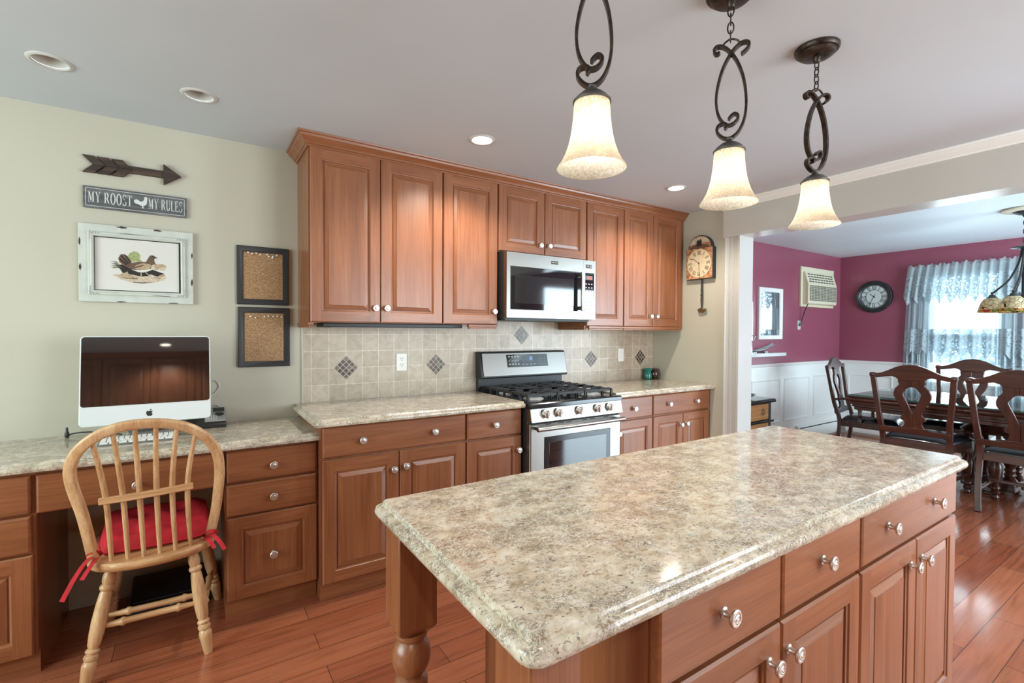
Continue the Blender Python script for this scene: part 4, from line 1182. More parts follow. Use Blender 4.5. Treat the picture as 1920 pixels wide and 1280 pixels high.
tag(b.build('power_cable', 'black_matte', base=(-.4, -.08, DZ)), 'thin black cable with plug lying on the desk beside the computer', 'cable')
# foot rest
t = thing('foot_rest', 'black plastic ribbed foot rest on the floor under the desk', 'foot rest', (-.10, -.16, 0))
b = MB().prism([(-.262, 0), (-.262, .030), (-.250, .040), (-.060, .118), (-.045, .115), (-.040, .10), (-.040, 0)], -.275, .052, 'yz')
b.build('shell', 'blackm', t, bev=.010, seg=3)
b = MB()
for i in range(2):
    y = -.235 + i * .022
    b.box(-.262, .040, y - .004, y + .004, .040 + i * .009, .048 + i * .009)
b.build('ridges', 'black_matte', t, bev=.002)

# ================================================================== WINDSOR CHAIR
t = thing('windsor_chair', 'light oak bow-back chair pulled up to the desk', 'chair', (-.15, -.48, 0))
BOW = [(-0.336, -0.655, 0.455), (-0.357, -0.711, 0.644), (-0.376, -0.752, 0.758), (-0.382, -0.776, 0.825), (-0.373, -0.795, 0.875), (-0.351, -0.81, 0.918), (-0.313, -0.824, 0.955), (-0.263, -0.833, 0.981), (-0.208, -0.838, 0.994), (-0.151, -0.838, 0.995), (-0.092, -0.835, 0.987), (-0.037, -0.828, 0.968), (0.009, -0.816, 0.935), (0.045, -0.799, 0.887), (0.066, -0.78, 0.834), (0.073, -0.752, 0.757), (0.068, -0.72, 0.67), (0.06, -0.69, 0.588), (0.038, -0.645, 0.455)]
ST = [(-0.314, -0.818, 0.939), (-0.257, -0.827, 0.966), (-0.194, -0.832, 0.978), (-0.132, -0.832, 0.977), (-0.069, -0.827, 0.963), (-0.01, -0.815, 0.932)]
SM = [(-0.29, -0.736, 0.713), (-0.24, -0.736, 0.714), (-0.19, -0.738, 0.719), (-0.137, -0.738, 0.72), (-0.087, -0.739, 0.722), (-0.037, -0.738, 0.721)]
SB = [(-.282, -.678, .450), (-.231, -.690, .450), (-.181, -.698, .450), (-.130, -.699, .450), (-.079, -.697, .450), (-.029, -.682, .450)]
rs = [(.0185 * math.copysign(abs(math.cos(a)) ** .6, math.cos(a)), .0125 * math.copysign(abs(math.sin(a)) ** .6, math.sin(a))) for a in [2 * PI * i / 20 for i in range(20)]]
MB().sweep(smooth_path(BOW, 4), rs, (.3, .93, .36)).build('bow', 'oak_z', t)
for a, m_, c in zip(ST, SM, SB):
    p = smooth_path([c, m_, a], 6)
    MB().tube(p, .0086, 10, scale=[.85 + .3 * math.sin(PI * i / (len(p) - 1)) for i in range(len(p))]).build('spindle', 'oak_z', t)
p = smooth_path([(-.310, -.739, .704), (-.236, -.745, .706), (-.166, -.748, .709), (-.093, -.747, .712), (-.018, -.742, .716)], 4)
MB().sweep(p, [(-.008, -.013), (.008, -.013), (.008, .013), (-.008, .013)]).build('back_rail', 'oak_x', t, bev=.003)
# seat: shield outline, rounded rear
out = [(-.365, -.610), (-.345, -.668), (-.290, -.712), (-.220, -.733), (-.150, -.738), (-.080, -.730), (-.010, -.706), (.042, -.660), (.060, -.600), (.066, -.50), (.070, -.40), (.060, -.325), (.020, -.295), (-.15, -.282), (-.32, -.290), (-.365, -.320), (-.376, -.40), (-.372, -.50)]
op = [(p.x, p.y) for p in smooth_path([(x, y, 0) for x, y in out], 4, True)]
b = MB(); n = len(op)
cx, cy = -.152, -.5
prof = [(.90, .416), (.965, .419), (.995, .428), (1, .436), (.995, .446), (.975, .4515), (.94, .4525)]
b.add([(cx + (x - cx) * s, cy + (y - cy) * s, z) for s, z in prof for x, y in op], [(k * n + i, k * n + (i + 1) % n, (k + 1) * n + (i + 1) % n, (k + 1) * n + i) for k in range(len(prof) - 1) for i in range(n)] + [tuple(range(n)), tuple((len(prof) - 1) * n + i for i in range(n))])
b.build('seat', 'oak_x', t)
LEG = [(.017, 0), (.020, .05), (.023, .12), (.026, .17), (.027, .20), (.023, .225), (.019, .235), (.025, .245), (.027, .262), (.025, .278), (.019, .288), (.019, .295), (.025, .303), (.026, .315), (.022, .328), (.018, .335), (.023, .36), (.027, .45), (.028, .55), (.026, .68), (.022, .78), (.019, .80), (.025, .815), (.027, .83), (.025, .845), (.019, .858), (.023, .88), (.024, .92), (.020, .96), (.016, 1)]
legs = {'rl': ((-.362, -.715, 0), (-.285, -.655, .420)), 'rr': ((.030, -.715, 0), (-.022, -.665, .420)), 'fl': ((-.345, -.235, 0), (-.290, -.34, .420)), 'fr': ((.078, -.262, 0), (.010, -.35, .420))}
for k, (a, c) in legs.items(): MB().turned([(r * .88, h) for r, h in LEG], a, c, 18).build('leg', 'oak_z', t)
def on(k, f): return Vector(legs[k][0]).lerp(Vector(legs[k][1]), f)
STR = [(.008, 0), (.010, .10), (.0125, .20), (.0165, .22), (.0165, .24), (.0125, .26), (.012, .5), (.0125, .74), (.0165, .76), (.0165, .78), (.0125, .80), (.010, .9), (.008, 1)]
MB().turned(STR, on('rl', .50), on('rr', .50), 12).build('stretcher', 'oak_x', t)
MB().turned(STR, on('rl', .40), on('fl', .40), 12).build('stretcher', 'oak_x', t)
MB().turned(STR, on('rr', .40), on('fr', .40), 12).build('stretcher', 'oak_x', t)
MB().turned(STR, on('rl', .40).lerp(on('fl', .40), .42), on('rr', .40).lerp(on('fr', .40), .42), 12).build('stretcher', 'oak_x', t)
# cushion
t = thing('seat_cushion', 'tufted red seat cushion tied onto the oak chair', 'cushion', (-.15, -.47, .4535))
b = MB(); N = 28
xa, xb, ya, yb = -.345, .043, -.640, -.285
tuft = [(x, y) for x in (-.22, -.08) for y in (-.55, -.40)]
top, bot = [], []
for j in range(N + 1):
    for i in range(N + 1):
        u, v = i / N * 2 - 1, j / N * 2 - 1
        # rounded-square mapping, slightly wider at the front
        k = 1 - .045 * (u * u) * (v * v) * 2
        wv = 1 + .07 * v
        x = (xa + xb) / 2 + u * (xb - xa) / 2 * k * wv
        y = (ya + yb) / 2 + v * (yb - ya) / 2 * k
        e = max(0, (1 - abs(u) ** 9)) ** .4 * max(0, (1 - abs(v) ** 9)) ** .4
        hgt = .050 * e + .036 * (v + 1) / 2 * e
        for tx, ty in tuft:
            d2 = (x - tx) ** 2 + (y - ty) ** 2
            hgt -= .034 * math.exp(-d2 / .0011) * e
        hgt += .004 * math.sin(9 * u + 4 * v) * e
        top.append((x, y, .466 + hgt)); bot.append((x, y, .466 - .0125 * min(1, e * 3)))
m_ = N + 1
b.add(top + bot, [(j * m_ + i, j * m_ + i + 1, (j + 1) * m_ + i + 1, (j + 1) * m_ + i) for j in range(N) for i in range(N)] + [(m_ * m_ + j * m_ + i, m_ * m_ + (j + 1) * m_ + i, m_ * m_ + (j + 1) * m_ + i + 1, m_ * m_ + j * m_ + i + 1) for j in range(N) for i in range(N)])
b.build('pad', 'red', t, ang=80)
pth = [top[j] for j in range(m_)] + [top[j * m_ + N] for j in range(1, m_)] + [top[N * m_ + i] for i in range(N - 1, -1, -1)] + [top[j * m_] for j in range(N - 1, 0, -1)]
MB().tube(pth, .004, 6, closed=True).build('piping', 'red', t)
for pts in ([(-.318, -.635, .468), (-.340, -.672, .480), (-.362, -.70, .462), (-.385, -.735, .425), (-.410, -.765, .372)], [(-.318, -.635, .468), (-.328, -.680, .470), (-.345, -.715, .448), (-.360, -.740, .425)], [(-.320, -.64, .470), (-.318, -.668, .488), (-.335, -.680, .500), (-.352, -.668, .486), (-.338, -.655, .476)],
            [(.015, -.640, .468), (.042, -.672, .478), (.060, -.695, .468), (.078, -.71, .445), (.090, -.72, .420)], [(.015, -.640, .468), (.020, -.675, .490), (.050, -.685, .496), (.066, -.675, .480)], [(.02, -.64, .468), (.034, -.69, .462), (.050, -.705, .440), (.052, -.71, .430)]):
    MB().ribbon(smooth_path(pts, 4), .015, .002, (1, .1, .35)).build('tie', 'red', t)

# ================================================================== CEILING LIGHTS
for i, (x, y, onn) in enumerate(RECESS):
    lab = ['leftmost unlit recessed ceiling light with white trim', 'unlit recessed ceiling light nearest the pictures, right of the leftmost one', 'lit recessed ceiling light in front of the wall cabinets, left of the pendants', 'lit recessed ceiling light near the corner by the pendulum clock', 'lit recessed ceiling light behind the camera before the pantry doors'][i]
    t = thing('recessed_light', lab, 'ceiling light', (x, y, CZ), 'recessed ceiling lights')
    MB().lathe([(.0545, .0), (.0545, -.004), (.058, -.006), (.066, -.005), (.070, -.002), (.071, -.0002), (.0575, .0)], (x, y, CZ), 36, caps=False).build('trim_ring', 'white_gloss', t)
    if onn:
        MB().lathe([(.0545, .001), (.052, .014), (.050, .026), (0, .028)], (x, y, CZ), 32, caps=False).build('reflector', 'baffle', t)
        MB().lathe([(.046, .012), (.044, .006), (.030, .002), (0, .0)], (x, y, CZ), 28, caps=False).build('lens', 'lamp_on', t)
    else:
        MB().lathe([(.0545, .001), (.050, .030), (.044, .075), (.042, .080), (0, .082)], (x, y, CZ), 32, caps=False).build('reflector', 'baffle', t)
        MB().lathe([(.036, .076), (.036, .060), (.034, .054), (.020, .047), (0, .045)], (x, y, CZ), 28, caps=False).build('lens', 'bulb_off', t)
    if onn:
        lamp('recessed_lamp', (x, y, CZ - .03), 40, (1, .91, .78), .04, spot=2.5)

# ================================================================== PENDANTS
S_ = .30 / 820
def sc(px, py): return ((px - 212) * S_, 1.930 + (1115 - py) * S_)
bar1 = [(130, 385), (114, 396), (94, 388), (88, 358), (112, 336), (160, 350), (212, 402), (265, 490), (310, 620), (332, 760), (335, 880), (320, 980), (285, 1060), (240, 1103), (190, 1112), (145, 1085), (116, 1040), (125, 1000), (155, 985), (182, 990), (192, 1008), (176, 1030)]
bar2 = [(296, 435), (330, 410), (352, 380), (345, 352), (308, 343), (262, 366), (212, 422), (160, 520), (125, 640), (108, 760), (116, 870), (145, 950), (190, 1000), (238, 997), (272, 965), (276, 935), (250, 915), (220, 935), (206, 955)]
loop = [(150, 352), (162, 322), (190, 300), (215, 293), (245, 300), (270, 318), (288, 345)]
SHADE = [(.0425, 1.893), (.0435, 1.880), (.0445, 1.860), (.0470, 1.835), (.0510, 1.810), (.0565, 1.788), (.0640, 1.767), (.0740, 1.748), (.0820, 1.737), (.0835, 1.734), (.0825, 1.7335), (.0720, 1.744), (.0620, 1.764), (.0545, 1.786), (.0490, 1.810), (.0450, 1.836), (.0425, 1.862), (.0415, 1.885), (.0405, 1.893)]
def pendant(x, y, rot, label):
    t = thing('pendant_light', label, 'pendant light', (x, y, CZ), 'pendants over the island')
    RM = Matrix.Translation((x, y, 0)) @ Matrix.Rotation(math.radians(rot), 4, 'Z')
    MB().lathe([(.072, -.0005), (.072, -.010), (.068, -.016), (.060, -.018), (.059, -.024), (.052, -.030), (.030, -.033), (.013, -.034), (.012, -.048), (.009, -.052), (0, -.052)], (x, y, CZ), 36, caps=False).build('canopy', 'bronze', t)
    b = MB(); z = CZ - .048
    nl = 4; step = (z - 2.226) / nl
    for i in range(nl):
        zc = z - step * (i + .5)
        L, w = step * .68, .0085
        pth = [(w * math.sin(a) , 0, L * math.cos(a)) for a in [2 * PI * k / 18 for k in range(18)]]
        o = len(b.v)
        b.tube(pth, .0022, 6, closed=True, upv=(0, 1, 0))
        b.xf(Matrix.Translation((x, y, zc)) @ Matrix.Rotation(math.radians(rot + 90 * (i % 2)), 4, 'Z'), o)
    b.build('chain', 'bronze', t)
    b = MB()
    for pts, dy in ((bar1, -.0045), (bar2, .0045)):
        p = smooth_path([(sc(*q)[0], 0, sc(*q)[1]) for q in pts], 4)
        n = len(p)
        b.ribbon([(q.x, q.y + dy * math.sin(PI * i / n * 1) * .0, q.z) for i, q in enumerate(p)], .019, .0074, (0, 1, 0))
    b.xf(RM).build('scroll_frame', 'bronze', t, bev=.001, seg=1)
    MB().tube(smooth_path([(sc(*q)[0], 0, sc(*q)[1]) for q in loop], 3), .003, 8, upv=(0, 1, 0)).xf(RM).build('hanging_loop', 'bronze', t)
    MB().lathe([(.006, 1.934), (.012, 1.931), (.012, 1.926), (.008, 1.923), (.011, 1.920), (.026, 1.914), (.038, 1.904), (.043, 1.896), (.046, 1.895), (.046, 1.891), (.0415, 1.890), (.02, 1.893), (0, 1.894)], (x, y, 0), 36, caps=False).build('shade_cap', 'pewter', t)
    s = MB().lathe(SHADE, (x, y, 0), 48, caps=False).build('glass_shade', 'frost', t, ang=60)
    MB().lathe([(.012, 1.893), (.012, 1.872), (.014, 1.868), (.024, 1.850), (.028, 1.832), (.024, 1.814), (.012, 1.803), (0, 1.801)], (x, y, 0), 20, caps=False).build('bulb', 'bulb_on', t)
    lamp('pendant_bulb', (x, y, 1.785), 5, (1, .94, .84), .022)
pendant(.800, -2.18, -42, 'pendant light nearest the camera, its chain cut off by the frame top')
pendant(1.362, -2.18, -58, 'middle pendant light over the island with open scroll frame')
pendant(1.895, -2.18, -22, 'farthest pendant light, hanging before the white header')

# ================================================================== PENDULUM CLOCK (right wall), local frame: u to the viewer's right = -y
t = thing('pendulum_clock', 'antique pendulum wall clock with arched painted top', 'clock', (3.579, -.531, 1.92))
KX = 3.579
def KP(u, v, d): return (KX - d, -.527 - u, 1.924 + v)
def kprism(b, poly, d0, d1, mat=0):
    n = len(poly)
    b.add([KP(u, v, d0) for u, v in poly] + [KP(u, v, d1) for u, v in poly], [tuple(range(n)), tuple(range(2 * n - 1, n - 1, -1))] + [(i, (i + 1) % n, n + (i + 1) % n, n + i) for i in range(n)], mat)
def kbox(b, u0, u1, v0, v1, d0, d1, mat=0): kprism(b, [(u0, v0), (u1, v0), (u1, v1), (u0, v1)], d0, d1, mat)
b = MB(); kbox(b, -.128, .128, -.132, .130, .0, .045)
kprism(b, [(u, v) for u, v in arc(0, .128, .112, .108, 0, 180, 24)], 0, .040)
case = b.build('case', 'black_matte', t, bev=.002)
b = MB(); kbox(b, -.124, .124, -.128, .126, .045, .047)
kprism(b, arc(0, .131, .105, .098, 0, 180, 24), .040, .042)
b.build('painted_panel', 'dial_pic', t)
b = MB(); kprism(b, arc(0, .131, .100, .030, 0, 180, 16), .042, .0425, 0)
kprism(b, [(-.1, .16), (-.03, .165), (.03, .172), (.10, .168), (.085, .19), (.05, .215), (0, .224), (-.05, .214), (-.085, .188)], .042, .0424, 1)
kprism(b, [(-.030, .145), (-.028, .185), (-.014, .200), (-.004, .188), (.010, .205), (.020, .185), (.018, .145)], .0424, .043, 2)
b.build('landscape_painting', ['ink_brown', 'ink_sand', 'ink'], t)
b = MB(); kprism(b, arc(0, 0, .113, .118, 0, 360, 40)[:-1], .047, .0485)
dl = b.build('dial', 'dial', t)
ROM = ['XII', 'I', 'II', 'III', 'IIII', 'V', 'VI', 'VII', 'VIII', 'IX', 'X', 'XI']
def numerals(b, place, R, h, wsc, d0, d1):
    for k, s in enumerate(ROM):
        ps, w = glyphs(s, gap=.02)
        a = math.radians(90 - 30 * k); ca, sa = math.cos(a - PI / 2), math.sin(a - PI / 2)
        for p in ps:
            pts = []
            for u, v in p:
                x, y = (u - w / 2) * h * wsc, (v - .5) * h
                x, y = x * ca - y * sa, x * sa + y * ca
                pts.append((R * math.cos(a) + x, R * math.sin(a) + y))
            place(b, pts, d0, d1)
b = MB(); numerals(b, kprism, .088, .032, .62, .0485, .0492); b.build('numerals', 'ink', dl)
b = MB()
def hand(b, pf, ang, L, w, d, tail=.012):
    a = math.radians(90 - ang); c, s = math.cos(a), math.sin(a)
    pts = [(-tail, -w * .4), (0, -w * .7), (L * .72, -w * .5), (L * .76, -w * 1.1), (L, 0), (L * .76, w * 1.1), (L * .72, w * .5), (0, w * .7), (-tail, w * .4)]
    pf(b, [(x * c - y * s, x * s + y * c) for x, y in pts], d, d + .001)
hand(b, kprism, 308, .082, .0026, .050); hand(b, kprism, 176, .125, .0024, .0515)
kprism(b, arc(0, 0, .005, .005, 0, 360, 12)[:-1], .0485, .053)
b.build('hands', 'ink', dl)
b = MB().lathe([(.004, -.132), (.007, -.14), (.008, -.19), (.010, -.225), (.007, -.25), (.011, -.262), (.011, -.270), (.007, -.28), (.010, -.30), (.008, -.335), (.005, -.375)], (KX - .022, -.527 - .012, 1.924), 14)
pdl = b.build('pendulum_rod', 'black_matte', t)
pts = [(-.036, -.395), (-.040, -.380), (-.030, -.386), (-.018, -.374), (0, -.370), (.014, -.376), (.024, -.388), (.034, -.376), (.046, -.386), (.044, -.402), (.030, -.408), (.020, -.402), (.012, -.414), (.0, -.418), (-.012, -.410), (-.022, -.414), (-.028, -.404)]
b = MB(); kprism(b, [(u + .012, v) for u, v in pts], .017, .027); b.build('bob', 'brass', pdl, bev=.003)

# pots in the corner
b = MB().lathe([(.026, 0), (.034, .004), (.036, .020), (.036, .044), (.030, .060), (.027, .070), (.034, .078), (.040, .086), (.041, .094), (.036, .098), (.029, .092), (.026, .078), (.028, .06), (.030, .01), (0, .008)], (3.452, -.062, .9141), 32, caps=False)
tag(b.build('ceramic_pot', 'teal', base=(3.452, -.062, .914)), 'small teal green ceramic pot on the corner worktop', 'pot')
b = MB().lathe([(.026, 0), (.034, .005), (.044, .030), (.045, .050), (.040, .070), (.034, .080), (.037, .088), (.038, .094), (.033, .095), (.030, .084), (.036, .06), (.036, .03), (.025, .01), (0, .008)], (3.531, -.070, .9141), 32, caps=False)
tag(b.build('ceramic_jar', 'brown_glaze', base=(3.531, -.070, .914)), 'squat dark brown glazed jar right of the teal pot', 'jar')
# ================================================================== DINING ROOM
# ---- dining chair, local: front faces +y, origin on the floor under the seat
def lerp(a, b, t): return a + (b - a) * t
def make_dining_chair():
    t = thing('dining_chair', '', 'chair', local=True)
    D = 'mahog_z'
    yb = -.235                                  # rear of the seat
    def back_y(z): return yb - .035 - (max(0, z - .47)) * .16
    def zy(z, d=0): return back_y(z) + d
    for s in (-1, 1):
        p = smooth_path([(s * .212, yb - .075, 0), (s * .226, yb - .03, .22), (s * .222, yb - .012, .44), (s * .232, back_y(.62), .62), (s * .250, back_y(.80), .80), (s * .266, back_y(.985), .985)], 4)
        MB().sweep(p, [(-.019, -.016), (.019, -.016), (.019, .016), (-.019, .016)], (0, 1, 0)).build('rear_leg', D, t, bev=.004)
        MB().lathe([(.017, -.02), (.020, -.008), (.020, .008), (.017, .02)], (s * .268, back_y(.985), .990), 14, 'x').build('ear_rosette', D, t)
        prof = [(.022, 0), (.026, .012), (.020, .03), (.028, .045), (.028, .055), (.020, .065), (.030, .08), (.030, .092), (.021, .105), (.024, .125), (.040, .18), (.047, .235), (.044, .27), (.030, .31), (.024, .325), (.032, .34), (.032, .36)]
        b = MB().lathe(prof, (s * .225, .205, 0), 18); b.box(s * .225 - .028, s * .225 + .028, .177, .233, .36, .445)
        b.build('front_leg', D, t)
    def back_plate(name, polys, thick):
        b = MB()
        for poly in polys:
            n = len(poly)
            vs = [(x, back_y(z) - thick / 2, z) for x, z in poly] + [(x, back_y(z) + thick / 2, z) for x, z in poly]
            b.add(vs, [tuple(range(n)), tuple(range(2 * n - 1, n - 1, -1))] + [(i, (i + 1) % n, n + (i + 1) % n, n + i) for i in range(n)])
        return b.build(name, 'mahog_x' if name != 'splat' else D, t, bev=.004)
    topc = [(-.272, 1.004), (-.24, 1.003), (-.20, 1.012), (-.15, 1.036), (-.10, 1.064), (-.05, 1.082), (0, 1.088)]
    botc = [(0, .955), (-.085, .957), (-.10, .975), (-.13, .985), (-.18, .977), (-.23, .967), (-.272, .966)]
    full_top = topc + [(-x, z) for x, z in reversed(topc[:-1])]
    full_bot = [(-x, z) for x, z in reversed(botc)] + botc[1:]
    back_plate('crest_rail', [full_top + full_bot], .030)
    # splat: left and right halves around a key-hole
    outer = [(0, .552), (-.085, .552), (-.070, .568), (-.058, .592), (-.062, .615), (-.082, .622), (-.086, .640), (-.078, .655), (-.062, .668), (-.062, .690), (-.078, .730), (-.105, .775), (-.124, .82), (-.124, .850), (-.112, .885), (-.088, .912), (-.084, .925), (-.090, .935), (-.090, .965), (0, .965)]
    hole = [(0, .902), (-.022, .898), (-.038, .882), (-.046, .868), (-.058, .855), (-.060, .838), (-.050, .810), (-.034, .770), (-.018, .725), (-.006, .690), (0, .684)]
    left = outer + hole
    back_plate('splat', [left, [(-x, z) for x, z in reversed(left)]], .020)
    back_plate('lower_rail', [[(-.235, .505), (.235, .505), (.235, .548), (.12, .550), (.085, .562), (0, .566), (-.085, .562), (-.12, .550), (-.235, .548)]], .026)
    b = MB()
    b.box(-.215, .215, yb - .018, yb + .006, .385, .445)
    b.box(-.245, .245, .205, .230, .385, .445)
    for s in (-1, 1): b.add([(s * .205, yb, .385), (s * .228, yb, .385), (s * .253, .22, .385), (s * .230, .22, .385), (s * .205, yb, .445), (s * .228, yb, .445), (s * .253, .22, .445), (s * .230, .22, .445)], [(0, 1, 2, 3), (7, 6, 5, 4), (0, 1, 5, 4), (1, 2, 6, 5), (2, 3, 7, 6), (3, 0, 4, 7)])
    b.build('seat_apron', 'mahog_x', t, bev=.003)
    # padded seat
    N = 14; top, bot = [], []
    for j in range(N + 1):
        for i in range(N + 1):
            u, v = i / N * 2 - 1, j / N
            w = lerp(.222, .262, v); y = lerp(yb - .005, .245, v)
            e = (max(0, 1 - abs(u) ** 5) * max(0, 1 - abs(2 * v - 1) ** 5)) ** .4
            top.append((u * w, y, .452 + .048 * e)); bot.append((u * w, y, .4455))
    m = N + 1; b = MB()
    per = [i for i in range(m)] + [j * m + N for j in range(1, m)] + [N * m + i for i in range(N - 1, -1, -1)] + [j * m for j in range(N - 1, 0, -1)]
    b.add(top + bot, [(j * m + i, j * m + i + 1, (j + 1) * m + i + 1, (j + 1) * m + i) for j in range(N) for i in range(N)] + [(m * m + (j + 1) * m + i, m * m + (j + 1) * m + i + 1, m * m + j * m + i + 1, m * m + j * m + i) for j in range(N) for i in range(N)] + [(per[k], per[(k + 1) % len(per)], per[(k + 1) % len(per)] + m * m, per[k] + m * m) for k in range(len(per))])
    b.build('seat', 'leather', t, ang=60)
    MB().box(-.225, .225, -.012, .012, .18, .205).build('stretcher', 'mahog_x', t, bev=.004)
    for s in (-1, 1): MB().box(s * .226 - .011, s * .226 + .011, yb - .03, .205, .15, .175).build('stretcher', 'mahog_y', t, bev=.004)
    return t
ch0 = make_dining_chair()
CH = [(5.235, -1.565, -90, 'dark carved dining chair in full view, its back toward the island'),
      (5.235, -2.185, -90, 'dark carved dining chair nearest the camera, cut by the right frame edge'),
      (6.225, -1.545, 90, 'dark carved dining chair across the table, before the lace curtain'),
      (5.83, -.975, 188, 'dark carved dining armchair at the table head, seen from the side by the white wainscot'),
      (6.225, -2.205, 90, 'dark carved dining chair across the table at the right frame edge')]
for i, (x, y, r, lab) in enumerate(CH):
    o = ch0 if i == 0 else copy_tree(ch0)
    o.location = (x, y, 0); o.rotation_euler = (0, 0, math.radians(r))
    if i == 3: ARMCHAIR = o
    tag(o, lab, 'chair', 'dining chairs around the table')

# the head chair has arms on turned supports
for s in (-1, 1):
    p = smooth_path([(s * .236, -.285, .655), (s * .262, -.20, .672), (s * .272, -.12, .662), (s * .262, -.06, .650), (s * .268, -.025, .648)], 5)
    MB().sweep(p, [(-.021, -.010), (.021, -.010), (.021, .006), (.012, .012), (-.012, .012), (-.021, .006)], (0, 0, 1)).build('arm', 'mahog_y', ARMCHAIR, bev=.003)
    MB().lathe([(.018, .44), (.020, .47), (.013, .49), (.020, .51), (.014, .53), (.021, .575), (.014, .615), (.019, .63), (.018, .642)], (s * .257, -.065, 0), 16).build('arm_post', 'mahog_z', ARMCHAIR)
# ---- table
TX0, TX1, TY0, TY1 = 5.225, 6.26, -3.42, -.965
t = thing('dining_table', 'dark wood dining table with stepped edge and glass top', 'table', (5.74, -2.0, 0))
b = MB(); n = 4
prof = [(.06, .610), (.045, .615), (.045, .640), (.030, .648), (.034, .662), (.020, .668), (.018, .690), (.004, .700), (.0, .712), (.004, .724), (.012, .729), (.006, .733), (.004, .742), (.012, .746)]
rings = [[(TX0 + i, TY0 + i, z), (TX1 - i, TY0 + i, z), (TX1 - i, TY1 - i, z), (TX0 + i, TY1 - i, z)] for i, z in prof]
b.add([p for r in rings for p in r], [(4 * k + q, 4 * k + (q + 1) % 4, 4 * k + 4 + (q + 1) % 4, 4 * k + 4 + q) for k in range(len(prof) - 1) for q in range(4)] + [(0, 1, 2, 3), tuple(4 * (len(prof) - 1) + q for q in range(4))])
b.build('tabletop', 'mahog_y', t, ang=20)
gl = MB().box(TX0 + .004, TX1 - .004, TY0 + .004, TY1 - .004, .7462, .7542).build('glass_top', 'tableglass', t)
b = MB(); rect = (TX0 + .003, TX1 - .003, TY0 + .003, TY1 - .003)
b.box(rect[0], rect[0] + .0012, rect[2], rect[3], .7465, .7535).box(rect[0], rect[1], rect[3] - .0012, rect[3], .7465, .7535)
b.build('glass_edge', 'green_edge', gl)
PROF = [(.055, .0), (.060, .02), (.050, .035), (.034, .05), (.044, .065), (.044, .075), (.032, .09), (.042, .105), (.042, .115), (.032, .13), (.050, .165), (.066, .22), (.070, .26), (.062, .31), (.045, .345), (.036, .36), (.055, .375), (.055, .39), (.04, .40)]
for cy in (-1.875, -2.60):
    p = thing('x', '', '') if False else None
    foot = MB()
    foot.prism([(5.52, .020), (5.96, .020), (5.96, .060), (5.92, .095), (5.84, .11), (5.64, .11), (5.56, .095), (5.52, .060)], cy - .05, cy + .05, 'xz')
    foot.box(5.60, 5.88, cy - .17, cy + .17, .03, .10)
    for fx in (5.57, 5.91): foot.box(fx - .05, fx + .05, cy - .065, cy + .065, 0, .022)
    ft = foot.build('pedestal_base', 'mahog_x', t, bev=.008)
    for sx in (-1, 1):
        for sy in (-1, 1):
            MB().lathe([(r * .86, z + .10) for r, z in PROF], (5.74 + sx * .10, cy + sy * .13, 0), 22).build('pedestal_leg', 'mahog_z', ft)
    b = MB().lathe([(.20, .495), (.21, .51), (.19, .53), (.16, .545), (.14, .57), (.17, .59), (.19, .612)], (5.74, cy, 0), 28)
    b.build('pedestal_collar', 'mahog_x', ft)
MB().box(5.70, 5.78, -2.42, -2.06, .05, .10).build('stretcher', 'mahog_y', t, bev=.008)

# ---- curtains
def drape(name, mat, y0, y1, x, zt, zb, amp, waves, zig=0, zign=8, ruff=0, parent=None, seed=1, flare=0):
    random.seed(seed)
    ny, nz = 150, 22
    b = MB(); vs = []
    ph = [random.uniform(0, 6.28) for _ in range(4)]
    for j in range(nz + 1):
        tz = j / nz
        for i in range(ny + 1):
            u = i / ny
            yy = y0 + (y1 - y0) * u + flare * (tz ** .8) * (1 - u)
            bot = zb
            if zig: bot = zb + zig * abs(((u * zign) % 1) * 2 - 1)
            top = zt + ruff * math.sin(u * 190 + ph[2]) * .5 + ruff * .6 * math.sin(u * 71 + ph[1])
            z = top + (bot - top) * tz
            a = amp * (.35 + .65 * min(1, tz * 1.6))
            w = math.sin(u * waves * 2 * PI + ph[0] + .6 * math.sin(u * 9 + ph[1])) + .4 * math.sin(u * waves * 4.3 * PI + ph[2])
            vs.append((x + a * w, yy, z))
    m = ny + 1
    b.add(vs, [(j * m + i, j * m + i + 1, (j + 1) * m + i + 1, (j + 1) * m + i) for j in range(nz) for i in range(ny)])
    return b.build(name, mat, parent, ang=180)
t = thing('lace_curtain', 'white lace curtains with scalloped valance over the dining room window', 'curtain', (7.34, -1.42, .30))
MB().tube([(7.325, -.77, 2.125), (7.325, -1.96, 2.125)], .010, 12).build('rod', 'white_paint', t)
drape('valance', 'valance', -.775, -1.94, 7.300, 2.165, 1.69, .016, 15, .105, 12, .016, t, 4, flare=.05)
drape('side_panel', 'sheer_side', -.77, -1.02, 7.340, 2.14, .32, .022, 5.5, parent=t, seed=2, flare=.055)
drape('side_panel', 'sheer_side', -1.56, -1.94, 7.340, 2.14, .32, .022, 5.5, parent=t, seed=6)
drape('tier', 'sheer', -.78, -1.93, 7.322, 2.13, 1.05, .014, 10, .10, 12, 0, t, 3, flare=.05)
drape('tier', 'sheer', -.98, -1.75, 7.345, 1.34, .32, .012, 8, 0, 15, 0, t, 9)

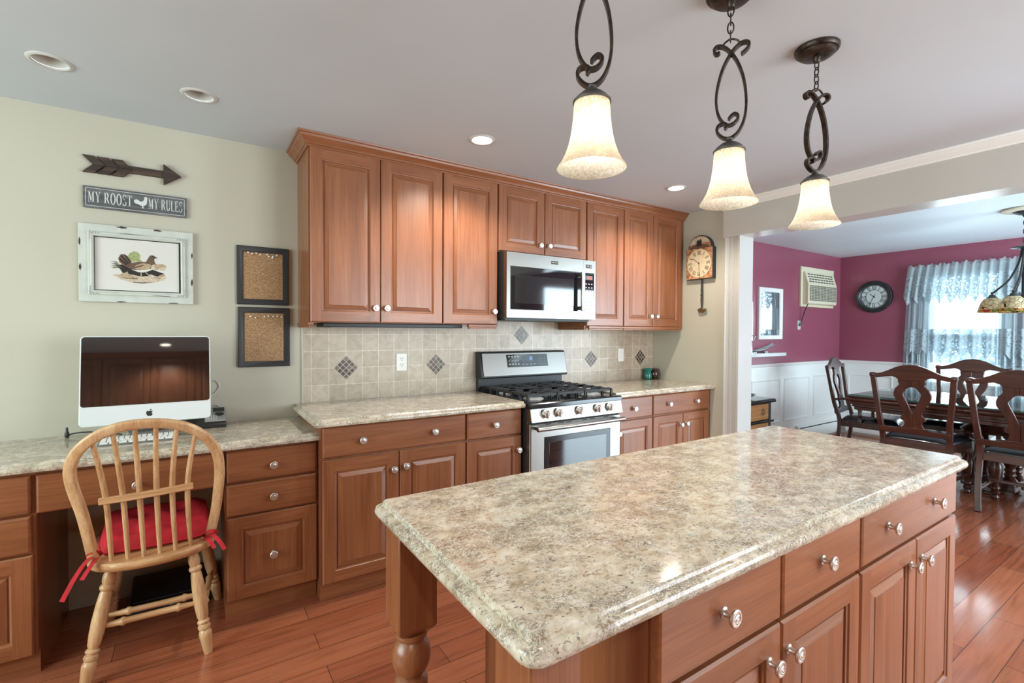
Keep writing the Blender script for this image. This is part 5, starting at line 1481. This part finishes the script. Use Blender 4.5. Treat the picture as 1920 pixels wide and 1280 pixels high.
# ---- wall clock in the dining room (faces -x); u to the viewer's right = -y
t = thing('wall_clock', 'round black wall clock on the raspberry wall beside the curtain', 'clock', (7.379, -.400, 1.821))
def DP(u, v, d): return (7.379 - d, -.400 - u, 1.821 + v)
def dprism(b, poly, d0, d1, mat=0):
    n = len(poly)
    b.add([DP(u, v, d0) for u, v in poly] + [DP(u, v, d1) for u, v in poly], [tuple(range(n)), tuple(range(2 * n - 1, n - 1, -1))] + [(i, (i + 1) % n, n + (i + 1) % n, n + i) for i in range(n)], mat)
MB().lathe([(.205, 0), (.207, -.012), (.200, -.030), (.188, -.036), (.180, -.030), (.170, -.034), (.162, -.028), (.156, -.016), (.150, -.012), (.0, -.012)], (7.379, -.400, 1.821), 56, 'x', caps=False).build('frame', 'clock_black', t)
b = MB(); dprism(b, arc(0, 0, .150, .150, 0, 360, 48)[:-1], .012, .014)
dl = b.build('dial', 'dial_white', t)
b = MB()
for p in ring_poly(0, 0, .090, .090, .086, .086, 0, 360, 40) + ring_poly(0, 0, .148, .148, .142, .142, 0, 360, 40): dprism(b, p, .014, .0146)
numerals(b, dprism, .115, .050, .62, .014, .0148)
b.build('numerals', 'clock_black', dl)
b = MB(); hand(b, dprism, 310, .062, .005, .0155, .02); hand(b, dprism, 206, .125, .004, .017, .035)
dprism(b, arc(0, 0, .008, .008, 0, 360, 12)[:-1], .014, .019)
b.build('hands', 'ink', dl)

# ---- through-wall air conditioner
t = thing('air_conditioner', 'cream through-wall air conditioner high on the raspberry back wall', 'air conditioner', (6.80, -.001, 1.70))
ax0, ax1, az0, az1 = 6.27, 7.13, 1.675, 2.175
MB().box(ax0, ax1, -.025, -.001, az0, az1).build('wall_frame', 'cream_plastic', t, bev=.003)
b = MB().prism([(-.025, 1.708), (-.078, 1.708), (-.090, 1.720), (-.090, 1.960), (-.086, 1.968), (-.048, 2.108), (-.025, 2.112)], ax0 + .045, ax1 - .065, 'yz')
b.build('housing', 'cream_plastic', t, bev=.004)
b = MB().box(ax0 + .075, ax1 - .085, -.0915, -.089, 1.745, 1.945)
g = b.build('intake_grille', 'dark_grille', t)
b = MB()
for i in range(11):
    z = 1.748 + i * .0194
    b.box(ax0 + .075, ax1 - .085, -.096, -.091, z - .0022, z + .0022)
for i in range(19):
    x = ax0 + .077 + i * (ax1 - ax0 - .164) / 18
    b.box(x - .0025, x + .0025, -.095, -.091, 1.745, 1.945)
b.build('grille_bars', 'cream_plastic', g)
b = MB()
for r in range(4):
    f = (r + .6) / 4.4; y = lerp(-.086, -.048, f) - .002; z = lerp(1.968, 2.108, f)
    for c in range(9):
        x = ax0 + .085 + c * .073 + (r % 2) * .012
        b.box(x, x + .052, y - .001, y + .004, z - .0065, z + .0065)
b.build('outlet_louvres', 'dark_grille', t)
b = MB().tube(smooth_path([(6.335, -.08, 1.712), (6.315, -.06, 1.64), (6.31, -.035, 1.56), (6.277, -.022, 1.455)], 5), .006, 8)
cord = b.build('power_cord', 'ink', t)
t = thing('outlet', 'white outlet below the air conditioner with its plug', 'outlet', (6.275, -.001, 1.445))
MB().box(6.24, 6.312, -.007, -.001, 1.385, 1.500).build('cover_plate', 'white_gloss', t, bev=.003)
MB().box(6.257, 6.297, -.0235, -.007, 1.43, 1.465).build('plug', 'plate_green', t, bev=.003)
# ---- mirror, shelf and what stands on it
t = thing('wall_mirror', 'small white-framed mirror reflecting the curtains', 'mirror', (5.60, -.001, 1.57))
b = MB(); rect_frame(b, 5.345, 5.850, 1.268, 1.868, [(0, -.001), (0, -.022), (.006, -.028), (.040, -.022), (.048, -.014), (.048, -.001)])
b.build('frame', 'white_paint', t)
MB().box(5.39, 5.805, -.012, -.001, 1.31, 1.825).build('mirror_glass', 'mirror', t)
t = thing('wall_shelf', 'white floating shelf below the mirror', 'shelf', (5.31, -.001, 1.06))
MB().box(4.90, 5.722, -.14, -.001, 1.078, 1.118).build('board', 'white_gloss', t, bev=.003)
b = MB()
ns = 16
rows_ = []
for i in range(ns + 1):
    u = i / ns; x = 4.97 + u * .66
    z = 1.124 + .075 * (abs(u - .35) / .65) ** 2.0
    w = .034 * math.sin(PI * (.08 + .84 * u)) + .01
    for q in range(9):
        v = q / 8 * 2 - 1
        rows_.append((x, -.046 + v * w, z + .022 * v * v))
for i in range(ns + 1):
    for q in range(9):
        x, y, z = rows_[i * 9 + q]; rows_.append((x, y, z + .007))
o9 = (ns + 1) * 9; fs = []
for i in range(ns):
    for q in range(8):
        a = i * 9 + q; fs += [(a, a + 1, a + 10, a + 9), (o9 + a, o9 + a + 9, o9 + a + 10, o9 + a + 1)]
edge = [q for q in range(9)] + [i * 9 + 8 for i in range(1, ns + 1)] + [ns * 9 + q for q in range(7, -1, -1)] + [i * 9 for i in range(ns - 1, 0, -1)]
fs += [(edge[k], edge[(k + 1) % len(edge)], o9 + edge[(k + 1) % len(edge)], o9 + edge[k]) for k in range(len(edge))]
b.add(rows_, fs)
b.box(5.40, 5.46, -.066, -.026, 1.1185, 1.132).box(5.16, 5.23, -.066, -.026, 1.1185, 1.128)
tag(b.build('leaf_dish', 'silver', base=(5.30, -.046, 1.118)), 'long silver curved dish lying on the white shelf', 'dish')
t = thing('candle_holder', 'silver candle holder with tall white taper on the shelf', 'candle holder', (5.075, -.1, 1.118))
MB().lathe([(.022, .0005), (.022, .006), (.008, .012), (.006, .12), (.014, .135), (.010, .15), (.014, .19), (.017, .20)], (5.045, -.114, 1.118), 18).build('stem', 'silver', t)
b = MB()
for s in (-1, 1): b.tube(smooth_path([(5.045, -.114, 1.262), (5.045 + s * .035, -.114, 1.268), (5.045 + s * .065, -.114, 1.300), (5.045 + s * .085, -.114, 1.300)], 4), .008, 8)
b.build('arm', 'silver', t)
MB().lathe([(.0125, .195), (.012, .40), (.008, .56), (0, .57)], (5.045, -.114, 1.118), 14, caps=False).build('candle', 'stone_white', t)
# ---- small chest of drawers beside the opening
t = thing('small_chest', 'small black chest with carved pine drawer fronts by the wainscot', 'chest', (4.60, -.32, 0))
cx0, cx1, cyf, cyb = 4.34, 4.83, -.47, -.15
b = MB().box(cx0 + .015, cx1 - .03, cyf + .02, cyb, .02, .655)
b.box(cx0 + .012, cx0 + .045, cyf + .004, cyf + .03, 0, .655).box(cx1 - .060, cx1 - .027, cyf + .004, cyf + .03, 0, .655)
b.build('body', 'black_matte', t, bev=.003)
b = MB().prism([(cyf - .03, .655), (cyb + .0, .655), (cyb + .0, .690), (cyf - .02, .690), (cyf - .034, .675)], cx0, cx1, 'yz')
b.build('top', 'blackm', t, bev=.003)
for i, (z0, z1) in enumerate(((.485, .640), (.300, .450), (.115, .265))):
    if i: MB().box(cx0, cx1 - .01, cyf - .018, cyb, z1 + .008, z1 + .030).build('shelf_moulding', 'blackm', t, bev=.004)
    d = MB().box(cx0 + .05, cx1 - .066, cyf + .008, cyf + .03, z0, z1).build('drawer', 'pine', t, bev=.002)
    b = MB(); mx, mz = (cx0 + cx1) / 2 + .08, (z0 + z1) / 2
    for k in range(12):
        a = 2 * PI * k / 12; c, s = math.cos(a), math.sin(a); L = .050 if k % 2 else .036
        b.prism([(mx + c * .010 - s * .003, mz + s * .010 + c * .003), (mx + c * .010 + s * .003, mz + s * .010 - c * .003), (mx + c * L * .7 + s * .006, mz + s * L * .7 - c * .006), (mx + c * L, mz + s * L), (mx + c * L * .7 - s * .006, mz + s * L * .7 + c * .006)], cyf + .0065, cyf + .009, 'xz')
    b.build('carved_rosette', 'ink_brown', d)
b = MB().lathe([(.05, 0), (.055, .004), (.06, .012), (.10, .032), (.112, .040), (.108, .042), (.06, .020), (0, .014)], (4.58, -.31, .6902), 30, caps=False)
tag(b.build('green_bowl', 'plate_green', base=(4.58, -.31, .69)), 'shallow green bowl on top of the small black chest', 'bowl')
# ---- baseboard heaters
for nm, ax, u0, u1, lab in (('baseboard_heater', 'y', 6.20, 7.30, 'white baseboard heater along the raspberry back wall'), ('baseboard_heater', 'x', -3.4, -.12, 'long white baseboard heater under the dining room window')):
    pr_ = [(0, .02), (.055, .03), (.062, .045), (.062, .150), (.045, .175), (.020, .19), (0, .19)]
    t = thing(nm, lab, 'heater', (6.75, -.012, .02) if ax == 'y' else (7.368, -1.7, .02))
    b = MB()
    if ax == 'y': b.prism([(-.0125 - d, z) for d, z in pr_], u0, u1, 'yz')
    else:
        n = len(pr_); b.add([(7.3675 - d, u0, z) for d, z in pr_] + [(7.3675 - d, u1, z) for d, z in pr_], [tuple(range(n)), tuple(range(2 * n - 1, n - 1, -1))] + [(i, (i + 1) % n, n + (i + 1) % n, n + i) for i in range(n)])
    b.build('cover', 'heater', t, bev=.002)
    b = MB()
    if ax == 'y': b.box(u0 + .02, u1 - .02, -.068, -.045, .156, .170)
    else: b.box(7.3675 - .056, 7.3675 - .034, u0 + .02, u1 - .02, .156, .170)
    b.build('vent_slot', 'ink', t)
    if ax == 'y': MB().box(u1 - .03, u1, -.078, -.0125, .015, .195).build('end_cap', 'heater', t, bev=.003)

# ---- chandelier
t = thing('chandelier', 'dark iron chandelier with stained glass shades over the dining table', 'chandelier', (5.72, -2.045, CZ))
hx, hy = 5.72, -2.045
MB().lathe([(.145, -.0005), (.150, -.012), (.130, -.022), (.10, -.020), (.09, -.024)], (hx, hy, CZ), 40).build('ceiling_medallion', 'cream_plastic', t)
MB().lathe([(.075, -.022), (.073, -.032), (.050, -.045), (.020, -.055), (.012, -.07)], (hx, hy, CZ), 32).build('canopy', 'clock_black', t)
b = MB()
for i in range(7):
    zc = 2.30 - i * .036
    pth = [(.011 * math.sin(a), 0, .024 * math.cos(a)) for a in [2 * PI * k / 16 for k in range(16)]]
    o = len(b.v); b.tube(pth, .0035, 6, closed=True, upv=(0, 1, 0)); b.xf(Matrix.Translation((hx, hy, zc)) @ Matrix.Rotation(PI / 2 * (i % 2), 4, 'Z'), o)
b.build('chain', 'clock_black', t)
MB().lathe([(.012, 2.085), (.020, 2.078), (.060, 2.068), (.085, 2.062), (.085, 2.056), (.030, 2.046), (.014, 2.03), (.014, 1.66), (.030, 1.63), (.012, 1.60), (0, 1.59)], (hx, hy, 0), 28, caps=False).build('stem', 'clock_black', t)
for k in range(5):
    a = math.radians(100 + 72 * k); c, s = math.cos(a), math.sin(a); R = .185
    p = smooth_path([(hx + c * .015, hy + s * .015, 2.045), (hx + c * .035, hy + s * .035, 1.93), (hx + c * .085, hy + s * .085, 1.80), (hx + c * R * .85, hy + s * R * .85, 1.715), (hx + c * R, hy + s * R, 1.685)], 5)
    arm = MB().tube(p, .0075, 10).build('arm', 'clock_black', t)
    sx, sy = hx + c * R, hy + s * R
    MB().lathe([(0, 1.70), (.008, 1.698), (.012, 1.688), (.006, 1.680), (.018, 1.676), (.022, 1.664), (.034, 1.650), (.036, 1.644)], (sx, sy, 0), 18, caps=False).build('shade_fitter', 'clock_black', arm)
    b = MB().lathe([(.032, .125), (.050, .115), (.066, .092), (.078, .060), (.086, .030), (.091, .008), (.093, .0), (.090, .0), (.084, .030), (.076, .060), (.064, .090), (.048, .112), (.032, .122)], (sx, sy, 0), 36, caps=False)
    # shade mesh keeps its own height as local z, so the leaded bands follow it
    sh = b.build('glass_shade', 'tiffany', arm, base=(hx, hy, CZ))
    for v in sh.data.vertices: v.co.z += CZ
    sh.location = (0, 0, 1.525 - CZ)
